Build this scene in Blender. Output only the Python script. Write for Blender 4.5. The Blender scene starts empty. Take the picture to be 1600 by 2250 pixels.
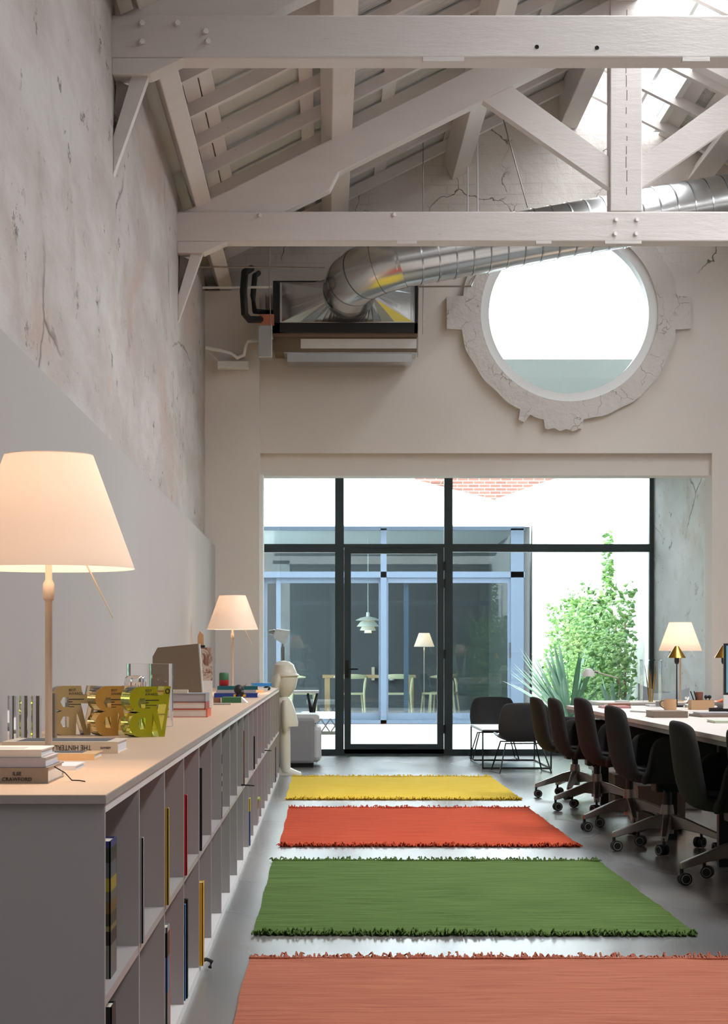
import bpy, math, random
from mathutils import Vector, Matrix
from mathutils.geometry import tessellate_polygon
random.seed(7)
PI = math.pi
C = bpy.context.scene.collection
sc = bpy.context.scene
F = 4400.0            # focal length in pixels of the 1600x2250 frame
CAMH = 1.1
# ---------------------------------------------------------------- camera
cam = bpy.data.cameras.new('camera'); co = bpy.data.objects.new('camera', cam); C.objects.link(co)
co.location = (0, 0, CAMH); co.rotation_euler = (PI/2, 0, 0)
cam.sensor_fit = 'HORIZONTAL'; cam.sensor_width = 36; cam.lens = F/1600*36
cam.shift_x = (800-717)/1600; cam.shift_y = (1447-1125)/1600
cam.clip_end = 300
sc.camera = co
# ---------------------------------------------------------------- light
SKY = 10.0
w = bpy.data.worlds.new('world'); sc.world = w; w.use_nodes = True
bg = w.node_tree.nodes['Background']; bg.inputs[0].default_value = (0.93, 0.97, 1.0, 1); bg.inputs[1].default_value = SKY
def area(name, loc, rot, sx, sy, power, col=(1, 1, 1)):
    l = bpy.data.lights.new(name, 'AREA'); l.shape = 'RECTANGLE'; l.size = sx; l.size_y = sy; l.energy = power; l.color = col
    o = bpy.data.objects.new(name, l); C.objects.link(o); o.location = loc; o.rotation_euler = rot; return o
ROOF_A = math.atan(0.5)
for i, (y0, y1, k) in enumerate(((-4, 1, 2.7), (1.1, 6.5, 3.5), (6.6, 12.4, 4.7), (12.5, 18.9, 2.2))):   # daylight above the ridge skylight
    area('skylight_daylight', (3.05, (y0+y1)/2, 6.75), (0, ROOF_A*0.9, 0), 0.95, y1-y0, 62*k*(y1-y0), (1.0, 0.985, 0.965))
area('added_side_daylight', (4.75, 13.2, 5.95), (0, ROOF_A*1.2, 0), 1.0, 8.4, 2350, (1.0, 0.985, 0.965))   # light over an added, unseen lower skylight that brightens the back wall
sc.view_settings.view_transform = 'Standard'; sc.view_settings.look = 'None'
sc.view_settings.exposure = 0.0; sc.view_settings.gamma = 1; sc.view_settings.use_curve_mapping = False
cy = sc.cycles
cy.use_denoising = True; cy.use_adaptive_sampling = True; cy.adaptive_threshold = 0.025; cy.max_bounces = 10; cy.diffuse_bounces = 7; cy.glossy_bounces = 5
cy.transmission_bounces = 10; cy.transparent_max_bounces = 24; cy.caustics_reflective = False; cy.caustics_refractive = False
cy.sample_clamp_indirect = 6

# ---------------------------------------------------------------- material helpers
def srgb(r, g, b):
    f = lambda c: (c/255/12.92) if c/255 <= 0.04045 else ((c/255+0.055)/1.055)**2.4
    return (f(r), f(g), f(b), 1)
M = {}
def new(name):
    m = bpy.data.materials.new(name); m.use_nodes = True; M[name] = m
    return m, m.node_tree, m.node_tree.nodes['Principled BSDF']
def N(t, typ, **kw):
    n = t.nodes.new(typ)
    for k, v in kw.items():
        if k.startswith('i_'): n.inputs[k[2:].replace('_', ' ')].default_value = v
        else: setattr(n, k, v)
    return n
def pos(t, scale=(1, 1, 1), obj=False):
    if obj: src = N(t, 'ShaderNodeTexCoord').outputs['Object']
    else: src = N(t, 'ShaderNodeNewGeometry').outputs['Position']
    mp = N(t, 'ShaderNodeMapping'); mp.inputs['Scale'].default_value = scale
    t.links.new(src, mp.inputs['Vector']); return mp.outputs[0]
def noise(t, vec, scale, detail=4, rough=0.55, dist=0.0):
    n = N(t, 'ShaderNodeTexNoise'); n.inputs['Scale'].default_value = scale; n.inputs['Detail'].default_value = detail
    n.inputs['Roughness'].default_value = rough; n.inputs['Distortion'].default_value = dist
    t.links.new(vec, n.inputs['Vector']); return n.outputs['Fac']
def ramp(t, fac, stops):
    r = N(t, 'ShaderNodeValToRGB'); e = r.color_ramp.elements
    e[0].position, e[0].color = stops[0][0], stops[0][1]; e[1].position, e[1].color = stops[-1][0], stops[-1][1]
    for p, c in stops[1:-1]:
        q = e.new(p); q.color = c
    t.links.new(fac, r.inputs[0]); return r.outputs[0]
G = lambda v: (v, v, v, 1)
def mix(t, fac, a, b, mode='MIX'):
    n = N(t, 'ShaderNodeMix', data_type='RGBA', blend_type=mode)
    for s, v in ((0, fac), (6, a), (7, b)):
        if hasattr(v, 'links') or hasattr(v, 'is_linked'): t.links.new(v, n.inputs[s])
        else: n.inputs[s].default_value = v
    return n.outputs[2]
def math_(t, op, a, b=0.5):
    n = N(t, 'ShaderNodeMath', operation=op)
    for i, v in enumerate((a, b)):
        if hasattr(v, 'is_linked'): t.links.new(v, n.inputs[i])
        else: n.inputs[i].default_value = v
    return n.outputs[0]
def bump(t, p, h, strength=0.3, dist=0.01):
    b = N(t, 'ShaderNodeBump'); b.inputs['Strength'].default_value = strength; b.inputs['Distance'].default_value = dist
    t.links.new(h, b.inputs['Height']); t.links.new(b.outputs[0], p.inputs['Normal'])
def plain(name, col, rough=0.6, metal=0.0, nz=None, bs=0.0, spec=None, var=0.06):
    m, t, p = new(name)
    p.inputs['Roughness'].default_value = rough; p.inputs['Metallic'].default_value = metal
    if spec is not None: p.inputs['Specular IOR Level'].default_value = spec
    v = pos(t); n = noise(t, v, nz or 9, 3)
    a = tuple(min(1, c*(1-var)) for c in col[:3])+(1,); b = tuple(min(1, c*(1+var)) for c in col[:3])+(1,)
    t.links.new(mix(t, n, a, b), p.inputs['Base Color'])
    if bs: bump(t, p, n, bs, 0.004)
    return m
def cracks(t, v, scale, width, dist=0.35):
    warp = N(t, 'ShaderNodeTexNoise'); warp.inputs['Scale'].default_value = scale*2.2; warp.inputs['Detail'].default_value = 5
    t.links.new(v, warp.inputs['Vector'])
    ad = N(t, 'ShaderNodeVectorMath', operation='MULTIPLY_ADD'); t.links.new(warp.outputs['Color'], ad.inputs[0])
    ad.inputs[1].default_value = (dist, dist, dist); t.links.new(v, ad.inputs[2])
    vo = N(t, 'ShaderNodeTexVoronoi', feature='DISTANCE_TO_EDGE'); vo.inputs['Scale'].default_value = scale
    t.links.new(ad.outputs[0], vo.inputs['Vector'])
    return ramp(t, vo.outputs['Distance'], [(0, G(1)), (width, G(0))])

def plaster_old(name, base, warm, light, speck=0.6, streaks=True):
    m, t, p = new(name); p.inputs['Roughness'].default_value = 0.85
    L = (1, 0.3, 1); v = pos(t, L)
    c = mix(t, ramp(t, noise(t, v, 2.2, 6, 0.62), [(0.4, G(0)), (0.6, G(1))]), base, light)
    c = mix(t, ramp(t, noise(t, pos(t, (1, .3, .6)), 1.7, 5, 0.6, 0.6), [(0.5, G(0)), (0.68, G(0.9))]), c, warm)
    c = mix(t, ramp(t, noise(t, pos(t, (1.3, .35, .35)), 4.1, 5, 0.7), [(0.56, G(0)), (0.74, G(0.45))]), c, tuple(x*0.6 for x in warm[:3])+(1,))
    sp = ramp(t, noise(t, pos(t, (3, .9, 1.6)), 4.5, 6, 0.75), [(0.61, G(0)), (0.65, G(1))])
    mask = ramp(t, noise(t, v, 1.4, 3), [(0.4, G(0)), (0.52, G(1))])
    sm = mix(t, 1.0, sp, mask, 'MULTIPLY')
    c = mix(t, sm, c, tuple(x*0.42 for x in base[:3])+(1,))
    ck = mix(t, 1.0, cracks(t, pos(t, (1, .25, 0.6)), 0.9, 0.007), ramp(t, noise(t, v, 1.0, 2), [(0.5, G(0)), (0.57, G(1))]), 'MULTIPLY')
    c = mix(t, math_(t, 'MULTIPLY', ck, 0.7), c, (0.1, 0.08, 0.07, 1))
    t.links.new(c, p.inputs['Base Color'])
    h = math_(t, 'SUBTRACT', math_(t, 'ADD', noise(t, v, 4, 8, 0.6), math_(t, 'MULTIPLY', sp, -0.5)), ck)
    bump(t, p, h, 0.5, 0.02)
    return m
plaster_old('old_plaster', srgb(176, 168, 163), srgb(182, 162, 151), srgb(194, 189, 186))
plaster_old('niche_plaster', srgb(232, 236, 235), srgb(222, 212, 198), srgb(246, 248, 248))
plain('smooth_plaster', srgb(174, 169, 166), 0.75, nz=1.2, var=0.035)
plain('pier_plaster', srgb(226, 220, 215), 0.8, nz=2, var=0.03)
# back wall: smooth plaster below, painted brick with cracks above
m, t, p = new('gable_plaster'); p.inputs['Roughness'].default_value = 0.85
v = pos(t); sx = N(t, 'ShaderNodeSeparateXYZ'); t.links.new(v, sx.inputs[0])
cm = N(t, 'ShaderNodeCombineXYZ'); t.links.new(sx.outputs[0], cm.inputs[0]); t.links.new(sx.outputs[2], cm.inputs[1])
bt = N(t, 'ShaderNodeTexBrick'); bt.inputs['Scale'].default_value = 1; bt.inputs['Brick Width'].default_value = 0.3; bt.inputs['Row Height'].default_value = 0.095
bt.inputs['Mortar Size'].default_value = 0.006; bt.inputs['Color1'].default_value = G(1); bt.inputs['Color2'].default_value = G(0.9); bt.inputs['Mortar'].default_value = G(0)
wv = N(t, 'ShaderNodeTexNoise'); wv.inputs['Scale'].default_value = 3; t.links.new(v, wv.inputs['Vector'])
ma = N(t, 'ShaderNodeVectorMath', operation='MULTIPLY_ADD'); t.links.new(wv.outputs['Color'], ma.inputs[0]); ma.inputs[1].default_value = (0.06, 0.06, 0.06); t.links.new(cm.outputs[0], ma.inputs[2])
t.links.new(ma.outputs[0], bt.inputs['Vector'])
up = ramp(t, math_(t, 'ADD', sx.outputs[2], math_(t, 'MULTIPLY', noise(t, v, 1.2, 3), 0.5)), [(0, G(0)), (1, G(1))])
hz = N(t, 'ShaderNodeMapRange'); hz.inputs[1].default_value = 5.0; hz.inputs[2].default_value = 5.15
t.links.new(math_(t, 'ADD', sx.outputs[2], math_(t, 'MULTIPLY', noise(t, v, 1.2, 3), 0.5)), hz.inputs[0])
pat = ramp(t, noise(t, v, 1.5, 3), [(0.45, G(0.15)), (0.62, G(1))])
mort = math_(t, 'MULTIPLY', math_(t, 'SUBTRACT', 1.0, bt.outputs['Color']), math_(t, 'MULTIPLY', pat, hz.outputs[0]))
ck = math_(t, 'MULTIPLY', cracks(t, v, 1.5, 0.012, 0.5), math_(t, 'MULTIPLY', hz.outputs[0], ramp(t, noise(t, v, 1.1, 2), [(0.5, G(0)), (0.56, G(1))])))
c = mix(t, noise(t, v, 1.3, 4), srgb(220, 213, 207), srgb(234, 228, 222))
c = mix(t, math_(t, 'MULTIPLY', mort, 0.14), c, (0.2, 0.18, 0.16, 1))
c = mix(t, math_(t, 'MULTIPLY', ck, 0.8), c, (0.1, 0.08, 0.07, 1))
t.links.new(c, p.inputs['Base Color'])
h = math_(t, 'SUBTRACT', math_(t, 'MULTIPLY', noise(t, v, 7, 6, 0.6), math_(t, 'ADD', math_(t, 'MULTIPLY', hz.outputs[0], 0.8), 0.12)), math_(t, 'ADD', math_(t, 'MULTIPLY', mort, 0.6), ck))
bump(t, p, h, 0.8, 0.02)
# painted wood
m, t, p = new('painted_wood'); p.inputs['Roughness'].default_value = 0.55
v = pos(t); n1 = noise(t, pos(t, (1, 1, 3)), 2.5, 5, 0.6)
c = mix(t, n1, srgb(210, 203, 199), srgb(224, 219, 216))
sp = ramp(t, noise(t, pos(t, (1.5, 1.5, 5)), 8, 6, 0.7), [(0.68, G(0)), (0.72, G(1))])
c = mix(t, math_(t, 'MULTIPLY', sp, 0.5), c, srgb(130, 118, 110)); t.links.new(c, p.inputs['Base Color'])
bump(t, p, math_(t, 'SUBTRACT', noise(t, pos(t, (1, 1, 5)), 5, 7, 0.65), math_(t, 'MULTIPLY', sp, 0.5)), 0.35, 0.012)
# ring of plastered bricks
m, t, p = new('rough_surround'); p.inputs['Roughness'].default_value = 0.85
v = pos(t); ck = math_(t, 'MULTIPLY', cracks(t, v, 5.5, 0.012, 0.12), ramp(t, noise(t, v, 2.8, 2), [(0.5, G(0)), (0.6, G(1))]))
c = mix(t, noise(t, v, 3, 5), srgb(208, 203, 198), srgb(224, 220, 216)); c = mix(t, math_(t, 'MULTIPLY', ck, 0.55), c, srgb(110, 98, 90)); t.links.new(c, p.inputs['Base Color'])
bump(t, p, math_(t, 'SUBTRACT', noise(t, v, 10, 6, 0.65), ck), 0.8, 0.02)
# polished concrete floor
m, t, p = new('polished_concrete')
v = pos(t); n1 = noise(t, pos(t, (1, .5, 1)), 1.3, 2, 0.5)
c = mix(t, ramp(t, n1, [(0.3, G(0)), (0.7, G(1))]), srgb(112, 112, 113), srgb(132, 131, 131))
c = mix(t, ramp(t, noise(t, v, 0.6, 1.5), [(0.4, G(0)), (0.75, G(0.7))]), c, srgb(136, 124, 114)); t.links.new(c, p.inputs['Base Color'])
t.links.new(ramp(t, noise(t, pos(t, (1, .3, 1)), 1.6, 1.5), [(0.25, G(0.19)), (0.75, G(0.33))]), p.inputs['Roughness'])
plain('roof_panel', srgb(204, 206, 203), 0.6, nz=2)
m, t, p = new('corrugated_panel'); p.inputs['Roughness'].default_value = 0.6
v = pos(t); wv = N(t, 'ShaderNodeTexWave', wave_type='BANDS', bands_direction='Y'); wv.inputs['Scale'].default_value = 9; t.links.new(v, wv.inputs['Vector'])
t.links.new(mix(t, noise(t, v, 2), srgb(208, 209, 207), srgb(222, 222, 220)), p.inputs['Base Color']); bump(t, p, wv.outputs['Fac'], 0.7, 0.02)
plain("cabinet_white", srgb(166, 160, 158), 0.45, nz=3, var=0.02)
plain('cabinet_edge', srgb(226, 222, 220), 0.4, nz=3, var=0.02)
plain('counter_laminate', srgb(208, 176, 148), 0.5, nz=6, var=0.03)
plain('counter_edge', srgb(160, 150, 143), 0.5, nz=30, var=0.1)
plain('anthracite_frame', srgb(62, 74, 80), 0.4, nz=4)
plain('pavilion_frame', srgb(76, 90, 108), 0.4, nz=4)
plain('white_paint', srgb(238, 240, 240), 0.5, nz=2, var=0.02)
plain('courtyard_paving', srgb(225, 225, 222), 0.7, nz=3)
plain('courtyard_wall', srgb(240, 240, 237), 0.85, nz=2, bs=0.3)
plain('pavilion_dark_wall', srgb(84, 86, 88), 0.8, nz=2, var=0.15)
plain('pavilion_floor', srgb(150, 150, 150), 0.4)
plain('parapet_render', srgb(82, 87, 85), 0.8, nz=4)
plain('pale_oak', srgb(226, 208, 165), 0.5, nz=12)
plain('warm_oak', srgb(205, 160, 112), 0.5, nz=12)
plain('charcoal_felt', srgb(50, 48, 47), 0.95, nz=60, bs=0.3, spec=0.2, var=0.15)
plain('black_shell', srgb(50, 49, 53), 0.55, nz=10)
plain('black_metal', srgb(26, 26, 27), 0.45, nz=10)
plain('black_rubber', srgb(20, 20, 20), 0.6)
plain('cast_aluminium', srgb(150, 142, 136), 0.35, 0.85, nz=10)
plain('grey_ring', srgb(140, 135, 130), 0.5)
plain('dark_plastic', srgb(30, 28, 27), 0.5)
plain('brass', srgb(205, 160, 75), 0.25, 1.0, nz=20)
plain('lamp_pole', srgb(190, 172, 155), 0.45, 0.4)
plain('white_plastic', srgb(232, 232, 230), 0.4)
plain('white_resin', srgb(228, 224, 212), 0.35, nz=3, var=0.02)
plain('cushion_grey', srgb(176, 184, 192), 0.9, nz=30, bs=0.2)
plain('grey_fabric', srgb(158, 156, 158), 0.9, nz=60, bs=0.2)
plain('pale_blue_fabric', srgb(214, 222, 228), 0.9, nz=30, bs=0.2)
plain('white_leather', srgb(225, 225, 225), 0.5)
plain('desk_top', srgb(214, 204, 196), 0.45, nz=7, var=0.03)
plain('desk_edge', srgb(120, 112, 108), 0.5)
plain('taupe_board', srgb(136, 118, 106), 0.7)
plain('tan_ceramic', srgb(206, 164, 122), 0.4)
plain('kraft_card', srgb(200, 162, 124), 0.8)
plain('brick_red', srgb(190, 120, 95), 0.9)
plain('leaf_green', srgb(76, 118, 50), 0.6, nz=12, var=0.35)
plain('leaf_light', srgb(112, 150, 72), 0.6, nz=12, var=0.3)
plain('agave_green', srgb(120, 150, 128), 0.5, nz=9, var=0.2)
plain('bark', srgb(120, 95, 75), 0.9)
plain('dry_leaf', srgb(190, 160, 100), 0.8)
for n_, c_ in dict(page=(226, 216, 206), page_cool=(214, 216, 222), taupe=(150, 134, 118), lilac=(178, 172, 178), cream=(228, 208, 184), peach=(232, 190, 140), photo=(92, 92, 94),
                   teal=(20, 96, 100), blue=(28, 60, 140), sky=(60, 140, 205), navy=(26, 28, 50), orange=(206, 84, 44), red=(190, 40, 40), darkred=(150, 60, 45), yellow=(225, 170, 20), mustard=(176, 150, 60),
                   green=(60, 110, 70), grey=(140, 140, 142), black=(22, 22, 24), brown=(140, 92, 70), khaki=(122, 106, 88), white=(228, 226, 224), pink=(190, 130, 130), lime=(150, 170, 40), palegreen=(196, 204, 184), carrot=(214, 110, 50), ink=(30, 26, 24)).items():
    plain('c_'+n_, srgb(*c_), 0.55)
# galvanised steel
m, t, p = new('galvanised_steel'); p.inputs['Metallic'].default_value = 1; p.inputs['Base Color'].default_value = (0.62, 0.64, 0.65, 1)
v = pos(t); p.inputs['Roughness'].default_value = 0.22
t.links.new(mix(t, noise(t, v, 3), (0.56, 0.58, 0.59, 1), (0.68, 0.7, 0.71, 1)), p.inputs['Base Color'])
# window glass: sharp reflection by fresnel over clear transmission
def glass(name, tint=(1, 1, 1, 1), k=1.0):
    m = bpy.data.materials.new(name); m.use_nodes = True; M[name] = m; t = m.node_tree; t.nodes.remove(t.nodes['Principled BSDF'])
    tr = N(t, 'ShaderNodeBsdfTransparent'); tr.inputs[0].default_value = tint; gl = N(t, 'ShaderNodeBsdfGlossy'); gl.inputs['Roughness'].default_value = 0.0
    fr = N(t, 'ShaderNodeFresnel'); fr.inputs[0].default_value = 1.5; mx = N(t, 'ShaderNodeMixShader')
    t.links.new(math_(t, 'MULTIPLY', fr.outputs[0], k), mx.inputs[0]); t.links.new(tr.outputs[0], mx.inputs[1]); t.links.new(gl.outputs[0], mx.inputs[2])
    t.links.new(mx.outputs[0], t.nodes['Material Output'].inputs[0])
glass('window_glass', (0.9, 0.95, 0.96, 1)); glass('pavilion_glass', (0.8, 0.88, 0.9, 1), 1.0); glass('skylight_glass', (0.5, 0.51, 0.52, 1), 0.5)
def acrylic(name, col):
    m, t, p = new(name); p.inputs['Base Color'].default_value = col; p.inputs['Transmission Weight'].default_value = 1; p.inputs['Roughness'].default_value = 0.02; p.inputs['IOR'].default_value = 1.45
acrylic('clear_acrylic', (0.95, 0.96, 0.97, 1)); acrylic('amber_acrylic', (0.99, 0.74, 0.32, 1)); acrylic('pale_amber_acrylic', (0.97, 0.78, 0.42, 1)); acrylic('lime_acrylic', (0.84, 0.9, 0.2, 1))
def film(name, col):
    m, t, p = new(name); p.inputs['Base Color'].default_value = col; p.inputs['Roughness'].default_value = 0.15
    p.inputs['Alpha'].default_value = 0.75; p.inputs['Specular IOR Level'].default_value = 0.6
film('amber_face', srgb(205, 150, 70)); film('pale_amber_face', srgb(205, 175, 120)); film('lime_face', srgb(168, 165, 25))
# lamp shade: thin translucent sheet
m = bpy.data.materials.new('lamp_shade'); m.use_nodes = True; M['lamp_shade'] = m; t = m.node_tree; t.nodes.remove(t.nodes['Principled BSDF'])
a = N(t, 'ShaderNodeBsdfTranslucent'); a.inputs[0].default_value = (0.66, 0.6, 0.56, 1); b = N(t, 'ShaderNodeBsdfDiffuse'); b.inputs[0].default_value = (0.9, 0.88, 0.85, 1)
mx = N(t, 'ShaderNodeMixShader'); mx.inputs[0].default_value = 0.4; t.links.new(a.outputs[0], mx.inputs[1]); t.links.new(b.outputs[0], mx.inputs[2]); t.links.new(mx.outputs[0], t.nodes['Material Output'].inputs[0])
def rug_mat(name, c1, c2):
    m, t, p = new(name); p.inputs['Roughness'].default_value = 0.95; p.inputs['Specular IOR Level'].default_value = 0.15
    n = noise(t, pos(t, (1.2, 16, 1)), 2.2, 5, 0.6)
    t.links.new(mix(t, ramp(t, n, [(0.35, G(0)), (0.7, G(1))]), c1, c2), p.inputs['Base Color'])
    wv = N(t, 'ShaderNodeTexWave', wave_type='BANDS', bands_direction='Y'); wv.inputs['Scale'].default_value = 28; wv.inputs['Distortion'].default_value = 1.0
    t.links.new(pos(t), wv.inputs['Vector'])
    bump(t, p, math_(t, 'ADD', math_(t, 'MULTIPLY', wv.outputs['Fac'], 0.25), n), 0.8, 0.012)
rug_mat('rug_yellow', srgb(232, 196, 60), srgb(246, 216, 92)); rug_mat('rug_red', srgb(186, 72, 46), srgb(214, 92, 60))
rug_mat('rug_green', srgb(74, 98, 46), srgb(104, 130, 70)); rug_mat('rug_coral', srgb(172, 100, 78), srgb(198, 124, 98))
m, t, p = new('brickwork'); p.inputs['Roughness'].default_value = 0.9
v = pos(t); sx = N(t, 'ShaderNodeSeparateXYZ'); t.links.new(v, sx.inputs[0]); cm = N(t, 'ShaderNodeCombineXYZ'); t.links.new(sx.outputs[0], cm.inputs[0]); t.links.new(sx.outputs[2], cm.inputs[1])
bt = N(t, 'ShaderNodeTexBrick'); bt.inputs['Scale'].default_value = 1; bt.inputs['Brick Width'].default_value = 0.42; bt.inputs['Row Height'].default_value = 0.13; bt.inputs['Mortar Size'].default_value = 0.016
bt.inputs['Color1'].default_value = srgb(112, 70, 58); bt.inputs['Color2'].default_value = srgb(92, 58, 48); bt.inputs['Mortar'].default_value = srgb(150, 130, 120)
t.links.new(cm.outputs[0], bt.inputs['Vector']); t.links.new(bt.outputs['Color'], p.inputs['Base Color'])
# banded spines / printed picture
def bands(name, stops, scale=1.0, z0=0.0):
    m, t, p = new(name); p.inputs['Roughness'].default_value = 0.5
    sx = N(t, 'ShaderNodeSeparateXYZ'); t.links.new(N(t, 'ShaderNodeTexCoord').outputs['Object'], sx.inputs[0])
    r = N(t, 'ShaderNodeValToRGB'); r.color_ramp.interpolation = 'CONSTANT'; e = r.color_ramp.elements
    e[0].position, e[0].color = 0, stops[0][1]; e[1].position, e[1].color = stops[-1]
    for q, c_ in stops[1:-1]: x = e.new(q); x.color = c_
    t.links.new(math_(t, 'MULTIPLY', sx.outputs[2], scale), r.inputs[0]); t.links.new(r.outputs[0], p.inputs['Base Color'])
bands('magazine_bands', [(0, srgb(96, 98, 94)), (.24, srgb(24, 22, 20)), (.34, srgb(120, 110, 60)), (.38, srgb(50, 46, 30)), (.47, srgb(104, 74, 20)), (.56, srgb(90, 88, 84)), (.63, srgb(150, 130, 20)), (.73, srgb(80, 84, 92)), (.84, srgb(34, 40, 30)), (.95, srgb(40, 50, 110))], 1/0.29)
bands('patterned_bands', [(0, srgb(18, 18, 18)), (.42, srgb(160, 160, 158)), (.5, srgb(30, 30, 30)), (.58, srgb(170, 170, 168)), (.66, srgb(40, 40, 40)), (.7, srgb(150, 150, 150)), (.85, srgb(20, 20, 20))], 1/0.27)
bands('yellow_blue_bands', [(0, srgb(70, 110, 150)), (.72, srgb(205, 190, 50)), (.73, srgb(205, 190, 50))], 1/0.27)
bands('dark_light_bands', [(0, srgb(110, 116, 118)), (.45, srgb(70, 110, 150)), (.75, srgb(30, 30, 32)), (.95, srgb(150, 150, 150))], 1/0.33)
m, t, p = new('marbled_picture'); p.inputs['Roughness'].default_value = 0.4
n = noise(t, pos(t, (1, 1, 1)), 14, 5, 0.6, 1.2)
t.links.new(ramp(t, n, [(0.3, srgb(60, 30, 24)), (0.45, srgb(150, 110, 95)), (0.55, srgb(210, 195, 180)), (0.7, srgb(110, 70, 55))]), p.inputs['Base Color'])
m, t, p = new('screen'); p.inputs['Base Color'].default_value = (0.02, 0.03, 0.04, 1); p.inputs['Roughness'].default_value = 0.1
p.inputs['Emission Color'].default_value = srgb(120, 165, 185); p.inputs['Emission Strength'].default_value = 0.8

# ---------------------------------------------------------------- mesh builder
class MB:
    def __init__(s): s.v = []; s.f = []; s.sm = []
    def add(s, vs, fs, smooth=False):
        b = len(s.v); s.v += [tuple(q) for q in vs]; s.f += [tuple(b+i for i in f) for f in fs]; s.sm += [smooth]*len(fs); return s
    def box(s, x0, x1, y0, y1, z0, z1):
        vs = [(x, y, z) for x in (x0, x1) for y in (y0, y1) for z in (z0, z1)]
        return s.add(vs, [(0, 1, 3, 2), (4, 6, 7, 5), (0, 4, 5, 1), (2, 3, 7, 6), (0, 2, 6, 4), (1, 5, 7, 3)])
    def obox(s, c, size, R):
        hx, hy, hz = (q/2 for q in size)
        vs = [Vector(c)+R @ Vector((x, y, z)) for x in (-hx, hx) for y in (-hy, hy) for z in (-hz, hz)]
        return s.add(vs, [(0, 1, 3, 2), (4, 6, 7, 5), (0, 4, 5, 1), (2, 3, 7, 6), (0, 2, 6, 4), (1, 5, 7, 3)])
    def tube(s, pts, r, n=10, caps=True, closed=False):
        P = [Vector(q) for q in pts]; k = len(P); rs = r if isinstance(r, (list, tuple)) else [r]*k
        vs = []; up = None
        for i, q in enumerate(P):
            if closed: d = (P[(i+1) % k]-P[i-1])
            else: d = (P[min(i+1, k-1)]-P[max(i-1, 0)])
            d.normalize()
            if up is None:
                up = Vector((0, 0, 1)) if abs(d.z) < 0.9 else Vector((1, 0, 0))
            a = d.cross(up).normalized(); b = a.cross(d).normalized(); up = b
            for j in range(n):
                th = 2*PI*j/n; vs.append(q+(a*math.cos(th)+b*math.sin(th))*rs[i])
        fs = []
        for i in range(k if closed else k-1):
            i2 = (i+1) % k
            for j in range(n): fs.append((i*n+j, i*n+(j+1) % n, i2*n+(j+1) % n, i2*n+j))
        s.add(vs, fs, True)
        if caps and not closed:
            s.add([vs[j] for j in range(n)], [tuple(range(n))]); s.add([vs[(k-1)*n+j] for j in range(n)], [tuple(range(n))[::-1]])
        return s
    def lathe(s, prof, c=(0, 0, 0), n=32, smooth=True):
        c = Vector(c); vs = []; fs = []
        for r, z in prof:
            for j in range(n):
                th = 2*PI*j/n; vs.append(c+Vector((r*math.cos(th), r*math.sin(th), z)))
        for i in range(len(prof)-1):
            for j in range(n): fs.append((i*n+j, i*n+(j+1) % n, (i+1)*n+(j+1) % n, (i+1)*n+j))
        return s.add(vs, fs, smooth)
    def prism(s, poly, y0, y1, ax='xz'):      # outline in a plane, extruded along the third axis
        k = len(poly)
        def P(q, d): return (q[0], d, q[1]) if ax == 'xz' else ((d, q[0], q[1]) if ax == 'yz' else (q[0], q[1], d))
        vs = [P(q, y0) for q in poly]+[P(q, y1) for q in poly]
        tr = tessellate_polygon([[Vector((q[0], q[1], 0)) for q in poly]])
        fs = [tuple(t_) for t_ in tr]+[tuple(k+i for i in t_) for t_ in tr]+[(i, (i+1) % k, k+(i+1) % k, k+i) for i in range(k)]
        return s.add(vs, fs)
    def holed(s, outer, holes, y0, y1):
        loops = [outer]+holes; tr = tessellate_polygon([[Vector((q[0], q[1], 0)) for q in l] for l in loops])
        flat = [q for l in loops for q in l]; k = len(flat)
        vs = [(q[0], y0, q[1]) for q in flat]+[(q[0], y1, q[1]) for q in flat]
        fs = [tuple(t_) for t_ in tr]+[tuple(k+i for i in t_) for t_ in tr]; b = 0
        for l in loops:
            m_ = len(l)
            for i in range(m_): fs.append((b+i, b+(i+1) % m_, k+b+(i+1) % m_, k+b+i))
            b += m_
        return s.add(vs, fs)
    def grid(s, rows, smooth=True, close=False):
        n = len(rows[0]); vs = [q for r in rows for q in r]; fs = []
        for i in range(len(rows)-1):
            for j in range(n if close else n-1): fs.append((i*n+j, i*n+(j+1) % n, (i+1)*n+(j+1) % n, (i+1)*n+j))
        return s.add(vs, fs, smooth)
    def ball(s, c, r, n=16, k=10):
        r = r if isinstance(r, (tuple, list)) else (r, r, r); rows = []
        for i in range(k+1):
            a = PI*i/k; rows.append([(c[0]+r[0]*math.sin(a)*math.cos(2*PI*j/n), c[1]+r[1]*math.sin(a)*math.sin(2*PI*j/n), c[2]-r[2]*math.cos(a)) for j in range(n)])
        return s.grid(rows, True, True)
    def build(s, name, m, parent=None, loc=(0, 0, 0), rot=(0, 0, 0), bevel=0, world=None):
        me = bpy.data.meshes.new(name); vs = s.v
        if world is not None: vs = [(a-world[0], b-world[1], c-world[2]) for a, b, c in vs]
        me.from_pydata(vs, [], s.f); me.materials.append(M[m] if isinstance(m, str) else m)
        me.polygons.foreach_set('use_smooth', s.sm)
        import bmesh
        b = bmesh.new(); b.from_mesh(me); bmesh.ops.remove_doubles(b, verts=b.verts, dist=1e-5)
        bmesh.ops.recalc_face_normals(b, faces=b.faces); b.to_mesh(me); b.free()
        me.update()
        if any(s.sm): me.set_sharp_from_angle(angle=0.75)
        o = bpy.data.objects.new(name, me); C.objects.link(o); o.parent = parent; o.location = loc; o.rotation_euler = rot
        if bevel:
            md = o.modifiers.new('b', 'BEVEL'); md.width = bevel; md.segments = 2; md.limit_method = 'ANGLE'; md.angle_limit = 0.6
        return o
def tag(o, label, cat, group=None):
    o['label'] = label; o['category'] = cat
    if group: o['group'] = group
    return o
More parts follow.
